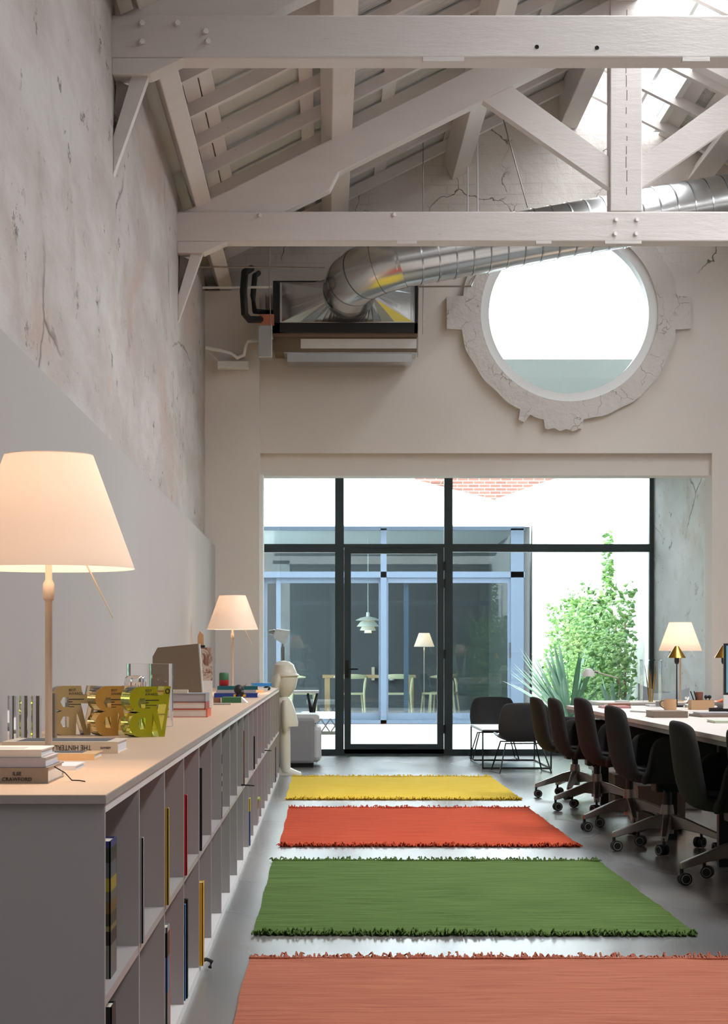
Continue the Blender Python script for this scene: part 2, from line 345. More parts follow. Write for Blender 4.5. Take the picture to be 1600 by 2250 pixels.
def thing(name, label, cat, loc=(0, 0, 0), rz=0, group=None):
    o = bpy.data.objects.new(name, None); C.objects.link(o); o.empty_display_size = 0.05
    o.location = loc; o.rotation_euler = (0, 0, rz); return tag(o, label, cat, group)
def struct(name, mb, m, **k):
    o = mb.build(name, m, **k); o['kind'] = 'structure'; return o
def copy_tree(o, parent=None, shift=None):
    c = o.copy(); C.objects.link(c); c.parent = parent
    for ch in [q for q in list(o.children)]: copy_tree(ch, c)
    return c
def at(px, py, s): return Vector(((px-717)/s, F/s, CAMH+(1447-py)/s))      # a point of the photograph at a known distance F/s
def R3(ax, a): return Matrix.Rotation(a, 3, ax)
def rrect(w_, h_, r, n=4, cx=0, cy=0):
    out = []
    for (x, y, a0) in ((w_/2-r, h_/2-r, 0), (-w_/2+r, h_/2-r, PI/2), (-w_/2+r, -h_/2+r, PI), (w_/2-r, -h_/2+r, 3*PI/2)):
        for i in range(n+1):
            a = a0+PI/2*i/n; out.append((cx+x+r*math.cos(a), cy+y+r*math.sin(a)))
    return out
def text(body, size, m, parent, loc, rot, name='lettering', ext=0.0006, align='LEFT', sxy=(1, 1, 1)):
    cu = bpy.data.curves.new(name, 'FONT'); cu.body = body; cu.size = size; cu.extrude = ext; cu.align_x = align; cu.resolution_u = 2
    tmp = bpy.data.objects.new('tmp', cu); C.objects.link(tmp); bpy.context.view_layer.update()
    me = bpy.data.meshes.new_from_object(tmp.evaluated_get(bpy.context.evaluated_depsgraph_get()))
    bpy.data.objects.remove(tmp); me.materials.clear(); me.materials.append(M[m])
    o = bpy.data.objects.new(name, me); C.objects.link(o); o.parent = parent; o.location = loc; o.rotation_euler = rot; o.scale = sxy; return o

# ================================================================ STRUCTURE
XL, XR, XC = -1.155, 5.84, 2.33
YB = 19.3; YG = 22.73
def zroof(x, off=0.0): return 4.70+0.5*((x if x < XC else 2*XC-x)+0.845)+off   # top of the principal rafters
struct('floor', MB().box(-1.7, 6.4, -6, YG+0.12, -0.2, 0), 'polished_concrete')
struct('wall_left', MB().box(-1.75, XL, -6, YB, 0, 4.72), 'old_plaster')
struct('trim_1', MB().box(XL, -1.056, -6, YB-0.25, 0, 2.17), 'smooth_plaster')
struct('wall_right', MB().box(XR, 6.4, -6, YB+.35, 0, 4.72), 'old_plaster')
struct('wall_rear', MB().holed([(-1.75, 0), (6.4, 0), (6.4, 4.9), (XC, 6.9), (-1.75, 4.9)], [], -6.0, -5.7), 'pier_plaster')
# back gable wall
R0 = 0.85; WX, WZ = (1250-717)/228, CAMH+(1447-689)/228
circ = [(WX+R0*math.cos(2*PI*i/96), WZ+R0*math.sin(2*PI*i/96)) for i in range(96)]
XO0, XO1 = -0.636, 3.72
struct('wall_back', MB().holed([(-1.75, 0), (XO0, 0), (XO0, 3.08), (XO1, 3.08), (XO1, 0), (6.4, 0), (6.4, 4.75), (XC, 6.75), (-1.75, 4.75)], [circ], YB, YB+0.35), 'gable_plaster')
struct('trim_2', MB().box(XO0, XO1, YB+0.07, YB+0.34, 2.87, 3.08), 'pier_plaster')
struct('trim_3', MB().box(XL, XO0, YB-0.25, YB, 0, 4.6), 'pier_plaster')
struct('trim_4', MB().box(XO0-.002, XO0+0.028, YB-0.04, YB+0.3, 0, 2.87), 'white_paint')
# glazed niche between the gable wall and the courtyard
struct('wall_niche_left', MB().box(-1.2, -0.82, YB+.35, YG+0.12, 0, 3.3), 'niche_plaster')
struct('wall_niche_right', MB().box(XO1, 4.1, YB+.35, YG+0.12, 0, 3.3), 'niche_plaster')
struct('ceiling_niche', MB().box(-1.2, 4.1, YB+.35, YG+.12, 3.22, 3.4), 'pier_plaster')
struct('wall_niche_roof', MB().box(-1.2, 5.2, 21.4, 21.6, 3.4, 4.3), 'parapet_render')
# round window: glass pane, inner ring; rough surround
def ring(mb, r0, r1, y0, y1, n=96, cx=WX, cz=WZ):
    mb.holed([(cx+r1*math.cos(2*PI*i/n), cz+r1*math.sin(2*PI*i/n)) for i in range(n)], [[(cx+r0*math.cos(2*PI*i/n), cz+r0*math.sin(2*PI*i/n)) for i in range(n)]], y0, y1)
    return mb
wf = struct('window_1', ring(MB(), 0.77, 0.86, YB-0.02, YB+0.2), 'white_paint')
MB().lathe([(0.0001, 0), (0.775, 0), (0.775, .008), (0.0001, 0.008)], n=64).build('window_pane', 'window_glass', wf, loc=(WX, YB+0.14, WZ), rot=(-PI/2, 0, 0))
def surround_r(a):   # outer radius of the lumpy brick surround at angle a
    d = (math.degrees(a)) % 360
    r = 1.045+0.008*math.sin(d*PI/30)+0.006*math.sin(d*PI/9+1)
    if min(d, 360-d) < 8: r = 1.17/max(math.cos(a), .5)
    if abs(d-180) < 8: r = 1.18/abs(math.cos(a))
    if 257 < d < 277: r = 1.13+0.012*math.sin(d)
    if 243 < d < 247.5: r = 1.14
    return r
nn = 240
mb = MB().holed([(WX+surround_r(2*PI*i/nn)*math.cos(2*PI*i/nn), WZ+surround_r(2*PI*i/nn)*math.sin(2*PI*i/nn)) for i in range(nn)],
                [[(WX+0.852*math.cos(2*PI*i/nn), WZ+0.852*math.sin(2*PI*i/nn)) for i in range(nn)]], YB-0.06, YB+0.02)
struct('trim_5', mb, 'rough_surround', bevel=0.008)
# curtain wall (window_2) and door
GZ = 3.2
wf = MB()
wf.box(-.82, XO1, YG, YG+.07, 0, .07).box(-.82, XO1, YG, YG+.07, GZ-.05, GZ+.02).box(-.82, .12, YG-.01, YG+.08, 2.305, 2.40).box(.12, 1.4, YG-.01, YG+.08, 2.36, 2.40).box(1.4, XO1, YG-.01, YG+.08, 2.31, 2.40)
for a, b in ((-.82, -.76), (.10, .20), (1.34, 1.435), (XO1-.05, XO1)): wf.box(a, b, YG-.005, YG+.075, .06, GZ)
w2 = struct('window_2', wf, 'anthracite_frame')
for a, b, c_, d in ((-.77, .12, .06, 2.32), (1.42, XO1-.04, .06, 2.32), (-.77, .12, 2.39, GZ-.04), (.18, 1.36, 2.39, GZ-.04), (1.42, XO1-.04, 2.39, GZ-.04)):
    MB().box(a, b, YG+.03, YG+.038, c_, d).build('window_pane', 'window_glass', w2)
dr = MB().box(.205, .28, YG+.0, YG+.06, .02, 2.36).box(1.26, 1.335, YG, YG+.06, .02, 2.36).box(.28, 1.26, YG, YG+.06, .02, .13).box(.28, 1.26, YG, YG+.06, 2.29, 2.36)
d1 = struct('door_1', dr, 'anthracite_frame')
MB().box(.27, 1.27, YG+.025, YG+.033, .12, 2.3).build('door_pane', 'window_glass', d1)
MB().box(.215, .255, YG-.02, YG+.0, .88, 1.08).tube([(.235, YG-.01, .98), (.235, YG-.055, .98), (.36, YG-.055, .98)], .009).build('door_handle', 'black_metal', d1)
for z in (.3, 1.15, 1.95, 2.15): MB().lathe([(0.0001, -.05), (.012, -.05), (.012, .05), (0.0001, .05)], (1.345, YG-.012, z), 10).build('hinge', 'black_metal', d1)

# ---- roof: left slope (boards, rafters, purlins), right slope with ridge skylight
ce = struct('ceiling', MB().prism([(-1.75, zroof(-1.75, .34)), (XC, zroof(XC, .34)), (XC, zroof(XC, .38)), (-1.75, zroof(-1.75, .38))], -6, YB+.1), 'roof_panel')
MB().prism([(-.02, zroof(-.02, .325)), (XC-.1, zroof(XC-.1, .325)), (XC-.1, zroof(XC-.1, .338)), (-.02, zroof(-.02, .338))], 7, YB).build('roof_sheet', 'corrugated_panel', ce)
for xa, xb, ya, yb in ((3.2, 4.24, -6, YB+.1), (5.3, 6.4, -6, YB+.1), (4.24, 5.3, -6, 8.9), (4.24, 5.3, 17.5, YB+.1)):
    MB().prism([(xa, zroof(xa, .34)), (xb, zroof(xb, .34)), (xb, zroof(xb, .38)), (xa, zroof(xa, .38))], ya, yb).build('roof_sheet', 'corrugated_panel', ce)
struct('window_added', MB().prism([(4.24, zroof(4.24, .35)), (5.3, zroof(5.3, .35)), (5.3, zroof(5.3, .356)), (4.24, zroof(4.24, .356))], 8.9, 17.5), 'skylight_glass')  # unseen skylight pane, added to let more light onto the back wall
for x0, x1 in ((-.96, -.865), (-.855, -.77), (-.2, -.1), (.45, .56), (1.1, 1.21), (1.72, 1.83), (3.2, 3.32), (3.42, 3.56), (4.1, 4.22), (5.32, 5.44)):
    MB().prism([(x0, zroof(x0, .30)), (x1, zroof(x1, .30)), (x1, zroof(x1, .325)), (x0, zroof(x0, .325))], -6, YB).build('roof_board', 'painted_wood', ce)
for y in [YB-.45-.83*i for i in range(13)]:
    MB().prism([(-1.05, zroof(-1.05, .2)), (XC, zroof(XC, .2)), (XC, zroof(XC, .3)), (-1.05, zroof(-1.05, .3))], y, y+.07).build('rafter', 'painted_wood', ce)
    MB().prism([(XC, zroof(XC, .2)), (5.7, zroof(5.7, .2)), (5.7, zroof(5.7, .3)), (XC, zroof(XC, .3))], y, y+.07).build('rafter', 'painted_wood', ce)
sk = struct('window_3', MB().box(2.42, 2.50, -5, YB-.1, zroof(2.46, .30), zroof(2.46, .36)).box(2.93, 2.96, -5, YB-.1, zroof(2.95, .32), zroof(2.95, .37)).box(3.14, 3.2, -5, YB-.1, zroof(3.17, .28), zroof(3.17, .4)), 'white_paint')
MB().prism([(2.44, zroof(2.44, .35)), (3.18, zroof(3.18, .35)), (3.18, zroof(3.18, .356)), (2.44, zroof(2.44, .356))], -5, YB-.1).build('window_pane', 'skylight_glass', sk)
def purlin(x, label, w_=.18, h_=.2):
    a = ROOF_A if x < XC else -ROOF_A
    c = Vector((x, (YB-5.6)/2, zroof(x)+h_/2*math.cos(a)+.005))
    o = MB().obox((0, 0, 0), (w_, YB+5.6, h_), R3('Y', -a)).build('purlin', 'painted_wood', loc=c, bevel=.008)
    tag(o, label, 'roof beam', 'purlins under the roof')
purlin(-.99, 'white roof purlin running along the old left wall at the eave', .13, .17)
purlin(.08, 'white roof purlin midway up the left slope above the air unit')
purlin(1.25, 'white roof purlin high on the left slope, ending beside the cracked gable brick')
purlin(3.6, 'white roof purlin just below the bright skylight strip'); purlin(4.75, 'lowest white roof purlin on the skylight side')
o = MB().box(-.09, .09, -(YB+6)/2, (YB+6)/2, -.3, 0.11).build('ridge_beam', 'painted_wood', loc=(XC, (YB-6)/2, zroof(XC)+.22), bevel=.01)
tag(o, 'cracked white ridge beam along the roof apex beside the skylight', 'roof beam')

def truss(y, s, label, bolts):
    t_ = thing('roof_truss', label, 'roof truss', (XL, y, 4.34), 0, 'white timber roof trusses')
    W = (XL, y, 4.34)
    MB().box(XL-.1, XR+.1, y, y+.2, 4.34, 4.572).build('tie_beam', 'painted_wood', t_, world=W, bevel=.01)
    for sgn in (1, -1):
        f = lambda x, z: (x, z) if sgn == 1 else (2*XC-x, z)
        up = lambda x: zroof(x); lo = lambda x: zroof(x)-.29
        MB().prism([f(-1.13, 4.573), f(-.845, 4.70), f(XC-.0, up(XC)), f(XC-.0, lo(XC)), f(.10, lo(.10)), f(.03, lo(.03)-.1), f(-.33, 4.573)], y+.02, y+.18).build('principal_rafter', 'painted_wood', t_, world=W, bevel=.008)
        a = [at(px, py, 283) for px, py in ((1060, 217), (1122, 184), (1342, 344), (1342, 412))]
        MB().prism([f(q.x+.005, q.z) for q in a], y+.04, y+.16).build('strut', 'painted_wood', t_, world=W, bevel=.006)
        # knee brace and corbel at the wall
        MB().prism([f(XL, 3.72), f(XL, 3.93), f(-1.03, 4.34), f(-.935, 4.34)], y+.05, y+.13).build('knee_brace', 'painted_wood', t_, world=W, bevel=.004)
        MB().prism([f(XL, 4.34), f(-.77, 4.34), f(-.95, 4.255), f(XL, 4.25)], y+.0, y+.17).build('corbel', 'painted_wood', t_, world=W, bevel=.004)
    MB().box(XC-.123, XC+.123, y+.0, y+.2, 4.573, zroof(XC)-.02).build('king_post', 'painted_wood', t_, world=W, bevel=.008)
    for k in range(14):
        z = 4.7+k*.105; MB().box(XC+.004*math.sin(k*2), XC+.004*math.sin(k*2)+.004, y-.0015, y+.01, z, z+.06+.03*math.sin(k)).build('crack', 'c_ink', t_, world=W)
    for a_, b_ in (((872, 916), (1178, 1212), (1330, 1410)) if s > 0 and y > 12 else ((930, 1020), (1500, 1560))):
        MB().box((a_-717)/s, (b_-717)/s, y-.002, y+.05, 4.322, 4.345).build('batten', 'painted_wood', t_, world=W)
    for bx, bz in bolts:
        MB().lathe([(0.0001, .022), (.016, .022), (.017, 0)], n=6, smooth=False).build('bolt', 'painted_wood', t_, loc=(bx-W[0], -.0, bz-W[2]), rot=(PI/2, 0, .4))
    return t_
t1 = truss(10.8, 407.4, 'nearer white roof truss with big tie beam across the top', [((px-717)/407.4, CAMH+(1447-py)/407.4) for px, py in ((310, 52), (310, 93), (388, 52), (450, 70), (455, 92))])
for px, py in ((1180, 103), (1312, 105)):
    q = at(px, py, 407.4); MB().lathe([(0.0001, .002), (.006, .002), (.008, .007), (.012, .001)], n=14).build('bolt_hole', 'c_black', t1, loc=(q.x-XL, 0, q.z-4.34), rot=(PI/2, 0, 0))
truss(15.55, 283, 'farther white roof truss with king post and struts above the round window', [((px-717)/283, CAMH+(1447-py)/283) for px, py in ((1352, 483), (1398, 483), (1350, 514), (1396, 514), (865, 472), (570, 474))])
# small plaster infill lumps where the beams enter the wall
for y in (10.83, 15.58):
    o = MB().prism([(XL-.01, 3.95), (XL+.05, 4.0), (XL+.09, 4.22), (XL+.01, 4.26)], y+.1, y+.35).build('trim_6', 'old_plaster'); o['kind'] = 'structure'

# ================================================================ OUTSIDE
struct('ground_courtyard', MB().box(-8, 10, YG+.12, 60, -.25, -.01), 'courtyard_paving')
mb = MB().prism([(YG+.13, 0), (44, 0), (44, 4.6), (33, 4.05), (28.5, 3.75), (26.5, 3.55), (24.5, 3.42), (YG+.13, 3.3)], XO1, XO1+.4, 'yz')
struct('wall_courtyard_right', mb, 'courtyard_wall')
struct('wall_courtyard_left', MB().box(-3.1, -2.8, YG+.13, 33.8, 0, 4.2), 'courtyard_wall')
struct('wall_courtyard_end', MB().box(3.5, 4.1, 34.0, 34.2, 0, 4.0), 'courtyard_wall')
pv = thing('garden_pavilion', 'white gabled garden pavilion with blue-grey sliding glass front across the courtyard', 'building', (0, 33.85, 0))
PW = (0, 33.85, 0)
MB().prism([(-6, 3.33), (3.46, 3.33), (3.46, 3.6), (-.55, 4.62), (-6, 4.62)], 33.6, 42).build('roof', 'white_paint', pv, world=PW)
MB().box(-6, 3.5, 33.5, 33.62, 3.33, 3.53).build('fascia_board', 'white_paint', pv, world=PW)
MB().box(-6, 3.4, 41.0, 41.2, 0, 3.4).build('back_wall', 'pavilion_dark_wall', pv, world=PW)
MB().box(3.33, 3.45, 33.95, 41.2, 0, 3.33).build('side_wall', 'pavilion_dark_wall', pv, world=PW)
MB().box(-3, -1.12, 33.85, 34.0, 0, 3.33).build('front_wall', 'pavilion_dark_wall', pv, world=PW)
MB().box(-3, 3.4, 33.9, 41, -.01, .03).build('floor_slab', 'pavilion_floor', pv, world=PW)
fr = MB().box(-1.15, 3.36, 33.85, 33.95, 2.47, 2.57).box(-1.15, 3.36, 33.85, 33.95, 3.27, 3.33).box(-1.15, 3.36, 33.85, 33.95, 0, .06)
for a, b in ((-1.15, -1.08), (.92, 1.02), (3.12, 3.34)): fr.box(a, b, 33.85, 33.95, 0, 3.3)
MB.build(fr, 'frame', 'pavilion_frame', pv, world=PW)
for (a, b, y, h) in ((-.85, .97, 33.97, 0), (.97, 3.15, 33.9, 1), (-1.08, 1.4, 34.05, 0)):
    f2 = MB().box(a, a+.08, y, y+.04, .06, 2.47).box(b-.08, b, y, y+.04, .06, 2.47).box(a+.08, b-.08, y, y+.04, .06, .18).box(a+.08, b-.08, y, y+.04, 2.38, 2.47)
    lf = MB.build(f2, 'sliding_leaf', 'pavilion_frame', pv, world=PW)
    if y < 34: MB().box(a+.08, b-.08, y+.015, y+.022, .18, 2.38).build('pane', 'pavilion_glass', lf, world=PW)
    if h: MB().tube([(b-.04, y, 1.12), (b-.04, y-.05, 1.12), (b-.04, y-.05, 1.36), (b-.04, y, 1.36)], .012).build('handle', 'black_metal', lf, world=PW)
for a, b in ((-1.08, .92), (1.02, 3.12)): MB().box(a, b, 33.9, 33.906, 2.57, 3.27).build('transom_pane', 'pavilion_glass', pv, world=PW)
o = MB().box(3.5, 16, 77, 77.5, 0, 10.5).box(3.4, 4.6, 76.6, 77, 7.85, 10.5).build('brick_building', 'brickwork'); tag(o, 'faded red brick building rising behind the pavilion roof', 'building')
# table, chairs, lamps inside the pavilion
TY = 37.3
tb = thing('dining_table', 'oak dining table standing inside the pavilion behind sliding glass', 'table', (.79, TY, .03))
MB().box(-.86, .86, -.45, .45, .71, .765).build('tabletop', 'warm_oak', tb, bevel=.005)
for x in (-.82, .72):
    for y in (-.44, .34): MB().box(x, x+.1, y, y+.1, 0, .71).build('leg', 'warm_oak', tb, bevel=.004)
def oak_chair(label, x, y, rz):
    c = thing('dining_chair', label, 'chair', (x, y, .03), rz, 'pale oak chairs in the pavilion')
    if oak_chair.first is None:
        oak_chair.first = c
        seat = MB().prism(rrect(.5, .46, .09), .41, .445, 'xy'); seat.build('seat', 'pale_oak', c, bevel=.008)
        for sx_ in (-1, 1):
            MB().tube([(.2*sx_, .2, .43), (.23*sx_, .24, 0)], [.024, .014]).build('leg', 'pale_oak', c)
            MB().tube([(.26*sx_, -.26, 0), (.235*sx_, -.21, .43), (.25*sx_, -.2, .6), (.27*sx_, -.16, .72)], [.014, .022, .026, .02]).build('leg', 'pale_oak', c)
        pts = [(.3*math.cos(a), .02-.26*math.sin(a), .73+.02*math.sin(a)) for a in [PI*i/16 for i in range(17)]]
        rows = [[(q[0], q[1], q[2]-.035*math.sin(PI*i/16)-.015), (q[0]*1.06, q[1]*1.06, q[2]-.01), (q[0]*1.03, q[1]*1.03, q[2]+.03*math.sin(PI*i/16)+.01), (q[0]*.96, q[1]*.96, q[2]+.005)] for i, q in enumerate(pts)]
        MB().grid(rows, True, True).build('backrest', 'pale_oak', c)
    else:
        for ch in oak_chair.first.children:
            d = ch.copy(); C.objects.link(d); d.parent = c
oak_chair.first = None
oak_chair('pale oak chair pushed to the table middle, behind the glazed door', .45, 36.55, 0)
oak_chair('pale oak chair seen through the pavilion sliding frame beside the white-shaded lamp', 1.3, 36.55, 0)
oak_chair('pale oak chair turned sideways at the table end under the glowing lamp', 2.05, 36.9, 1.9)
oak_chair('second pale oak chair at the lamp end, overlapping the sideways one', 2.2, 37.6, 1.3)
oak_chair('pale oak chair at the other table end, seen behind the white sculpture', -.42, 36.9, -1.5)
def add_point(parent, loc, power, r=.03, col=(1, .76, .54)):
    l = bpy.data.lights.new('bulb', 'POINT'); l.energy = power; l.shadow_soft_size = r; l.color = col
    o = bpy.data.objects.new('bulb', l); C.objects.link(o); o.parent = parent; o.location = loc
def shaded_lamp(label, x, y, zbase, zrim, power, name='table_lamp', cat='lamp', rbase=.035, cord=True):
    c = thing(name, label, cat, (x, y, zbase)); h = zrim-zbase
    MB().lathe([(.200, 0), (.103, .265), (.1025, .265), (.1995, 0)], n=48).build('lamp_shade', 'lamp_shade', c, loc=(0, 0, h))
    MB().lathe([(.0001, .262), (.1025, .262)], n=48).build('shade_cap', 'lamp_shade', c, loc=(0, 0, h))
    MB().lathe([(.0001, 0), (rbase, 0), (rbase, .008), (.012, .012), (.0085, .02), (.0085, h-.075), (.0001, h-.075)], n=20).build('pole', 'lamp_pole', c)
    MB().lathe([(.0001, h-.075), (.0085, h-.075), (.0135, h-.07), (.0135, h-.035), (.008, h-.025), (.008, h+.06), (.0001, h+.06)], n=20).build('collar', 'lamp_pole', c)
    if cord: MB().tube([(.085, -.02, h+.02), (.155, -.05, h-.115)], [.0022, .0014], 6).build('dimmer_rod', 'lamp_pole', c)
    add_point(c, (0, 0, h+.185), power); return c
shaded_lamp('large glowing white lamp on thin pole at the near end of the long counter', (107-717)/945, F/945, .83, CAMH+(1447-1250)/945, 14)
shaded_lamp('smaller-looking glowing lamp standing on the far counter end beside the pier', (511-717)/282, F/282, .83, CAMH+(1447-1383)/282, 14)
shaded_lamp('glowing cone lamp on the low sideboard near the weathered niche wall', (1495-717)/236, F/236, .70, CAMH+(1447-1430)/236, 14)
shaded_lamp('glowing floor lamp inside the pavilion beside the dining table', (932-717)/113, 38.9, .03, CAMH+(1447-1421)/113, 24, 'floor_lamp', rbase=.1)
# pendant with stacked shades
pl = at(808, 1447, 117)
pc = thing('pendant_lamp', 'white tiered pendant lamp hanging above the pavilion table', 'lamp', (pl.x, TY, 1.58))
for r0, z0, r1, z1 in ((.045, .30, .23, .235), (.05, .235, .21, .12), (.05, .17, .15, .05), (.03, .10, .07, .0)):
    MB().lathe([(r0, z0), ((r0+r1)/2, z0-.02), (r1, z1), (r1-.004, z1-.006), ((r0+r1)/2, z0-.03), (r0, z0-.012)], n=36).build('shade_tier', 'white_resin', pc)
MB().lathe([(.0001, .38), (.03, .38), (.035, .3), (.0001, .3)], n=20).build('cap', 'white_resin', pc)
MB().tube([(0, 0, .37), (0, 0, 1.75)], .006).build('cord', 'white_plastic', pc)
add_point(pc, (0, 0, .14), 5)
sh = at(815, 1495, 108); o = MB().box(sh.x, sh.x+.55, 40.8, 41, sh.z-.02, sh.z).build('wall_shelf', 'black_shell'); tag(o, 'small dark wall shelf on the pavilion back wall', 'shelf')
o = MB().box(0, .06, 0, .14, 0, .27).build('book', 'c_cream', loc=(sh.x+.02, 40.84, sh.z)); tag(o, 'cream book upright on the dark pavilion shelf', 'book')
o = MB().lathe([(.0001, 0), (.05, 0), (.075, .1), (.07, .1), (.045, .01)], n=20).build('cup', 'white_plastic', loc=(sh.x+.43, 40.9, sh.z)); tag(o, 'white cup on the dark pavilion shelf', 'cup')

# planting in the courtyard
def climber():
    c = thing('climbing_plant', 'bushy green climber with a tall spire against the courtyard wall', 'plant', (3.45, 26, 0))
    for nm, mt, cnt, seed in (('foliage', 'leaf_green', 4200, 1), ('foliage', 'leaf_light', 3600, 2)):
        rnd = random.Random(seed); mb = MB()
        while cnt:
            y = rnd.uniform(23.4, 29.2); z = rnd.uniform(.15, 2.75)
            top = 1.75+.25*math.sin(y*3)+.15*math.sin(y*7) - .5*max(0, abs(y-25.8)-2.0)
            spire = abs(y-25.4) < .28*(1-(z-1.7)/1.15) and z < 2.75
            if z > top and not spire: continue
            x = 3.63-rnd.random()**1.5*(.55 if z < top else .12)
            n_ = Vector((rnd.uniform(-1, .2), rnd.uniform(-1, .3), rnd.uniform(-.2, 1))).normalized()
            a = n_.cross(Vector((rnd.random(), rnd.random(), rnd.random()+.1))).normalized(); b = n_.cross(a)
            s_ = rnd.uniform(.022, .046); q = Vector((x, y, z))
            mb.add([q-a*s_, q+b*s_*.7, q+a*s_*1.2, q-b*s_*.7, q+n_*s_*.25], [(0, 1, 4), (1, 2, 4), (2, 3, 4), (3, 0, 4)]); cnt -= 1
        mb.build(nm, mt, c, world=(3.45, 26, 0))
    mb = MB()
    for i in range(9):
        y = 24+i*.55; mb.tube([(3.6, y, 0), (3.58, y+.1*math.sin(i), .8), (3.62, y+.25*math.cos(i*2), 1.6)], [.03, .02, .01], 6)
    mb.build('stem', 'bark', c, world=(3.45, 26, 0))
climber()
def agave(label, x, y, n, L, seed, lean):
    c = thing('spiky_plant', label, 'plant', (x, y, 0)); rnd = random.Random(seed)
    MB().lathe([(.0001, 0), (.2, 0), (.24, .3), (.22, .3), (.0001, .26)], n=24).build('pot', 'c_grey', c)
    for i in range(n):
        a = rnd.uniform(0, 2*PI); el = rnd.uniform(.35, 1.45); l = L*rnd.uniform(.7, 1.1); d = Vector((math.cos(a)*math.cos(el)+lean, math.sin(a)*math.cos(el), math.sin(el))).normalized()
        side = d.cross(Vector((0, 0, 1))).normalized(); up = side.cross(d); rows = []
        for k in range(8):
            u = k/7; q = Vector((0, 0, .28))+d*l*u-Vector((0, 0, 1))*(.25*l*u*u*math.cos(el)); w_ = .034*(math.sin(PI*min(1, .25+u*.75)))**.6+.001
            q.x = min(q.x, 3.62-x)
            rows.append([q-side*w_, q-up*w_*.3, q+side*w_])
        MB().grid(rows).build('leaf', 'agave_green', c)
agave('grey-green spiky plant fanning out in front of the desk end', 2.95, 24.2, 60, 1.12, 5, -.5)
agave('shorter spiky plant close to the climber foot', 3.4, 23.5, 30, .75, 9, -.05)
o = thing('outdoor_bench', 'low white bench with black lattice base out in the courtyard', 'bench', (-.08, 29.5, 0))
MB().box(-.3, .3, -.3, .3, .22, .31).build('seat', 'white_leather', o, bevel=.03)
mb = MB()
for k in range(4):
    for s_ in (1, -1): mb.tube([(-.28+.14*k+(0 if s_ > 0 else .14), -.28, .02), (-.28+.14*k+(.14 if s_ > 0 else 0), -.28, .22)], .012, 6)
mb.box(-.29, .29, -.29, .29, .0, .02); mb.build('base', 'black_metal', o)

# ================================================================ ROOM OBJECTS
# rugs
def rug(label, m, y0, y1, x0=-.285, x1=1.475, seed=0, skew=0.0):
    c = thing('rug', label, 'rug', ((x0+x1)/2, y0, 0)); W = ((x0+x1)/2, y0, 0); rnd = random.Random(seed)
    nx, ny = 40, 60; rows = []
    for i in range(ny+1):
        v_ = i/ny; rows.append([(x0+(x1-x0)*j/nx+.003*math.sin(v_*17+seed)*(1 if j in (0, nx) else .0), y0+(y1-y0)*v_+skew*j/nx, .011+.0028*math.sin(v_*70+math.sin(j*.5+seed)*2.2)*math.sin(j*.21+v_*9+seed)) for j in range(nx+1)])
    mb = MB().grid(rows); 
    for r_ in (rows[0], rows[-1]): mb.grid([r_, [(q[0], q[1], 0) for q in r_]])
    for j in (0, nx): mb.grid([[r_[j] for r_ in rows], [(r_[j][0], r_[j][1], 0) for r_ in rows]])
    mb.build('woven_body', m, c, world=W)
    for yy, dr_ in ((y0, -1), (y1, 1)):
        mb = MB(); n = 400
        for i in range(n):
            x = x0+(x1-x0)*(i+rnd.random()*.8)/n; L = rnd.uniform(.02, .05); dx = rnd.uniform(-.022, .022); hz = rnd.uniform(.002, .012) if rnd.random() < .8 else rnd.uniform(.012, .024)
            sk_ = skew*(x-x0)/(x1-x0)
            mb.tube([(x, yy+sk_-dr_*.01, .012), (x+dx*.4, yy+sk_+dr_*L*.5, .008+hz), (x+dx, yy+sk_+dr_*L, .004+hz*rnd.uniform(.2, 1))], [.0042, .0038, .0025], 5)
        mb.build('fringe', m, c, world=W)
rug('yellow flat-woven rug with fringed ends, farthest of the four', 'rug_yellow', 15.6, 18.48, -.315, 1.52, 1, -.03)
rug('brick-red flat-woven rug between the yellow and green ones', 'rug_red', 11.72, 14.62, -.275, 1.48, 2, -.03)
rug('green flat-woven rug with dark fringe on the concrete floor', 'rug_green', 7.97, 10.8, -.29, 1.47, 3, -.03)
rug('coral pink flat-woven rug nearest to the camera', 'rug_coral', 4.3, 7.28, -.28, 1.48, 4, -.02)

# bookcase: five units of four bays, two tiers, and a continuous worktop
Y0 = 3.975; BAY = .7376; XF, XBK = -.44, -1.05; NB = 20
names = ['nearest', 'second', 'third', 'fourth', 'farthest']
for u in range(5):
    y = Y0+u*4*BAY; c = thing('bookcase', 'open two-tier white bookcase unit, %s of the row under the long worktop' % names[u], 'bookcase', (XF, y, 0), 0, 'white bookcase units along the wall')
    W = (XF, y, 0); e = y+4*BAY-.002; T = .018
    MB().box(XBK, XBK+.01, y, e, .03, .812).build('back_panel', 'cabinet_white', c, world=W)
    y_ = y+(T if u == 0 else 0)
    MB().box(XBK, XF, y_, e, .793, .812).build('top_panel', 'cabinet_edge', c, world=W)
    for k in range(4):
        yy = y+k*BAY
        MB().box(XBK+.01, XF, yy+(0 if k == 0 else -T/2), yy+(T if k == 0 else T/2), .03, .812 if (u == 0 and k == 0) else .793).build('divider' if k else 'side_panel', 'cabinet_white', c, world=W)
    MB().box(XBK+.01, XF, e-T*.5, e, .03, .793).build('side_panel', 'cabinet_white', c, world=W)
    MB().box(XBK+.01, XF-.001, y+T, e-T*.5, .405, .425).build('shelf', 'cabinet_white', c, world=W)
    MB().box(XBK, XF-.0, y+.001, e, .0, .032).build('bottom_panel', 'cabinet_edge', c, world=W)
wt = thing('worktop', 'long pale wood-toned worktop covering the whole bookcase row', 'worktop', (XF, Y0, .812))
MB().box(XBK-.004, XF+.004, Y0-.012, Y0+NB*BAY+.01, .8125, .8285).build('core', 'counter_edge', wt, world=(XF, Y0, .812))
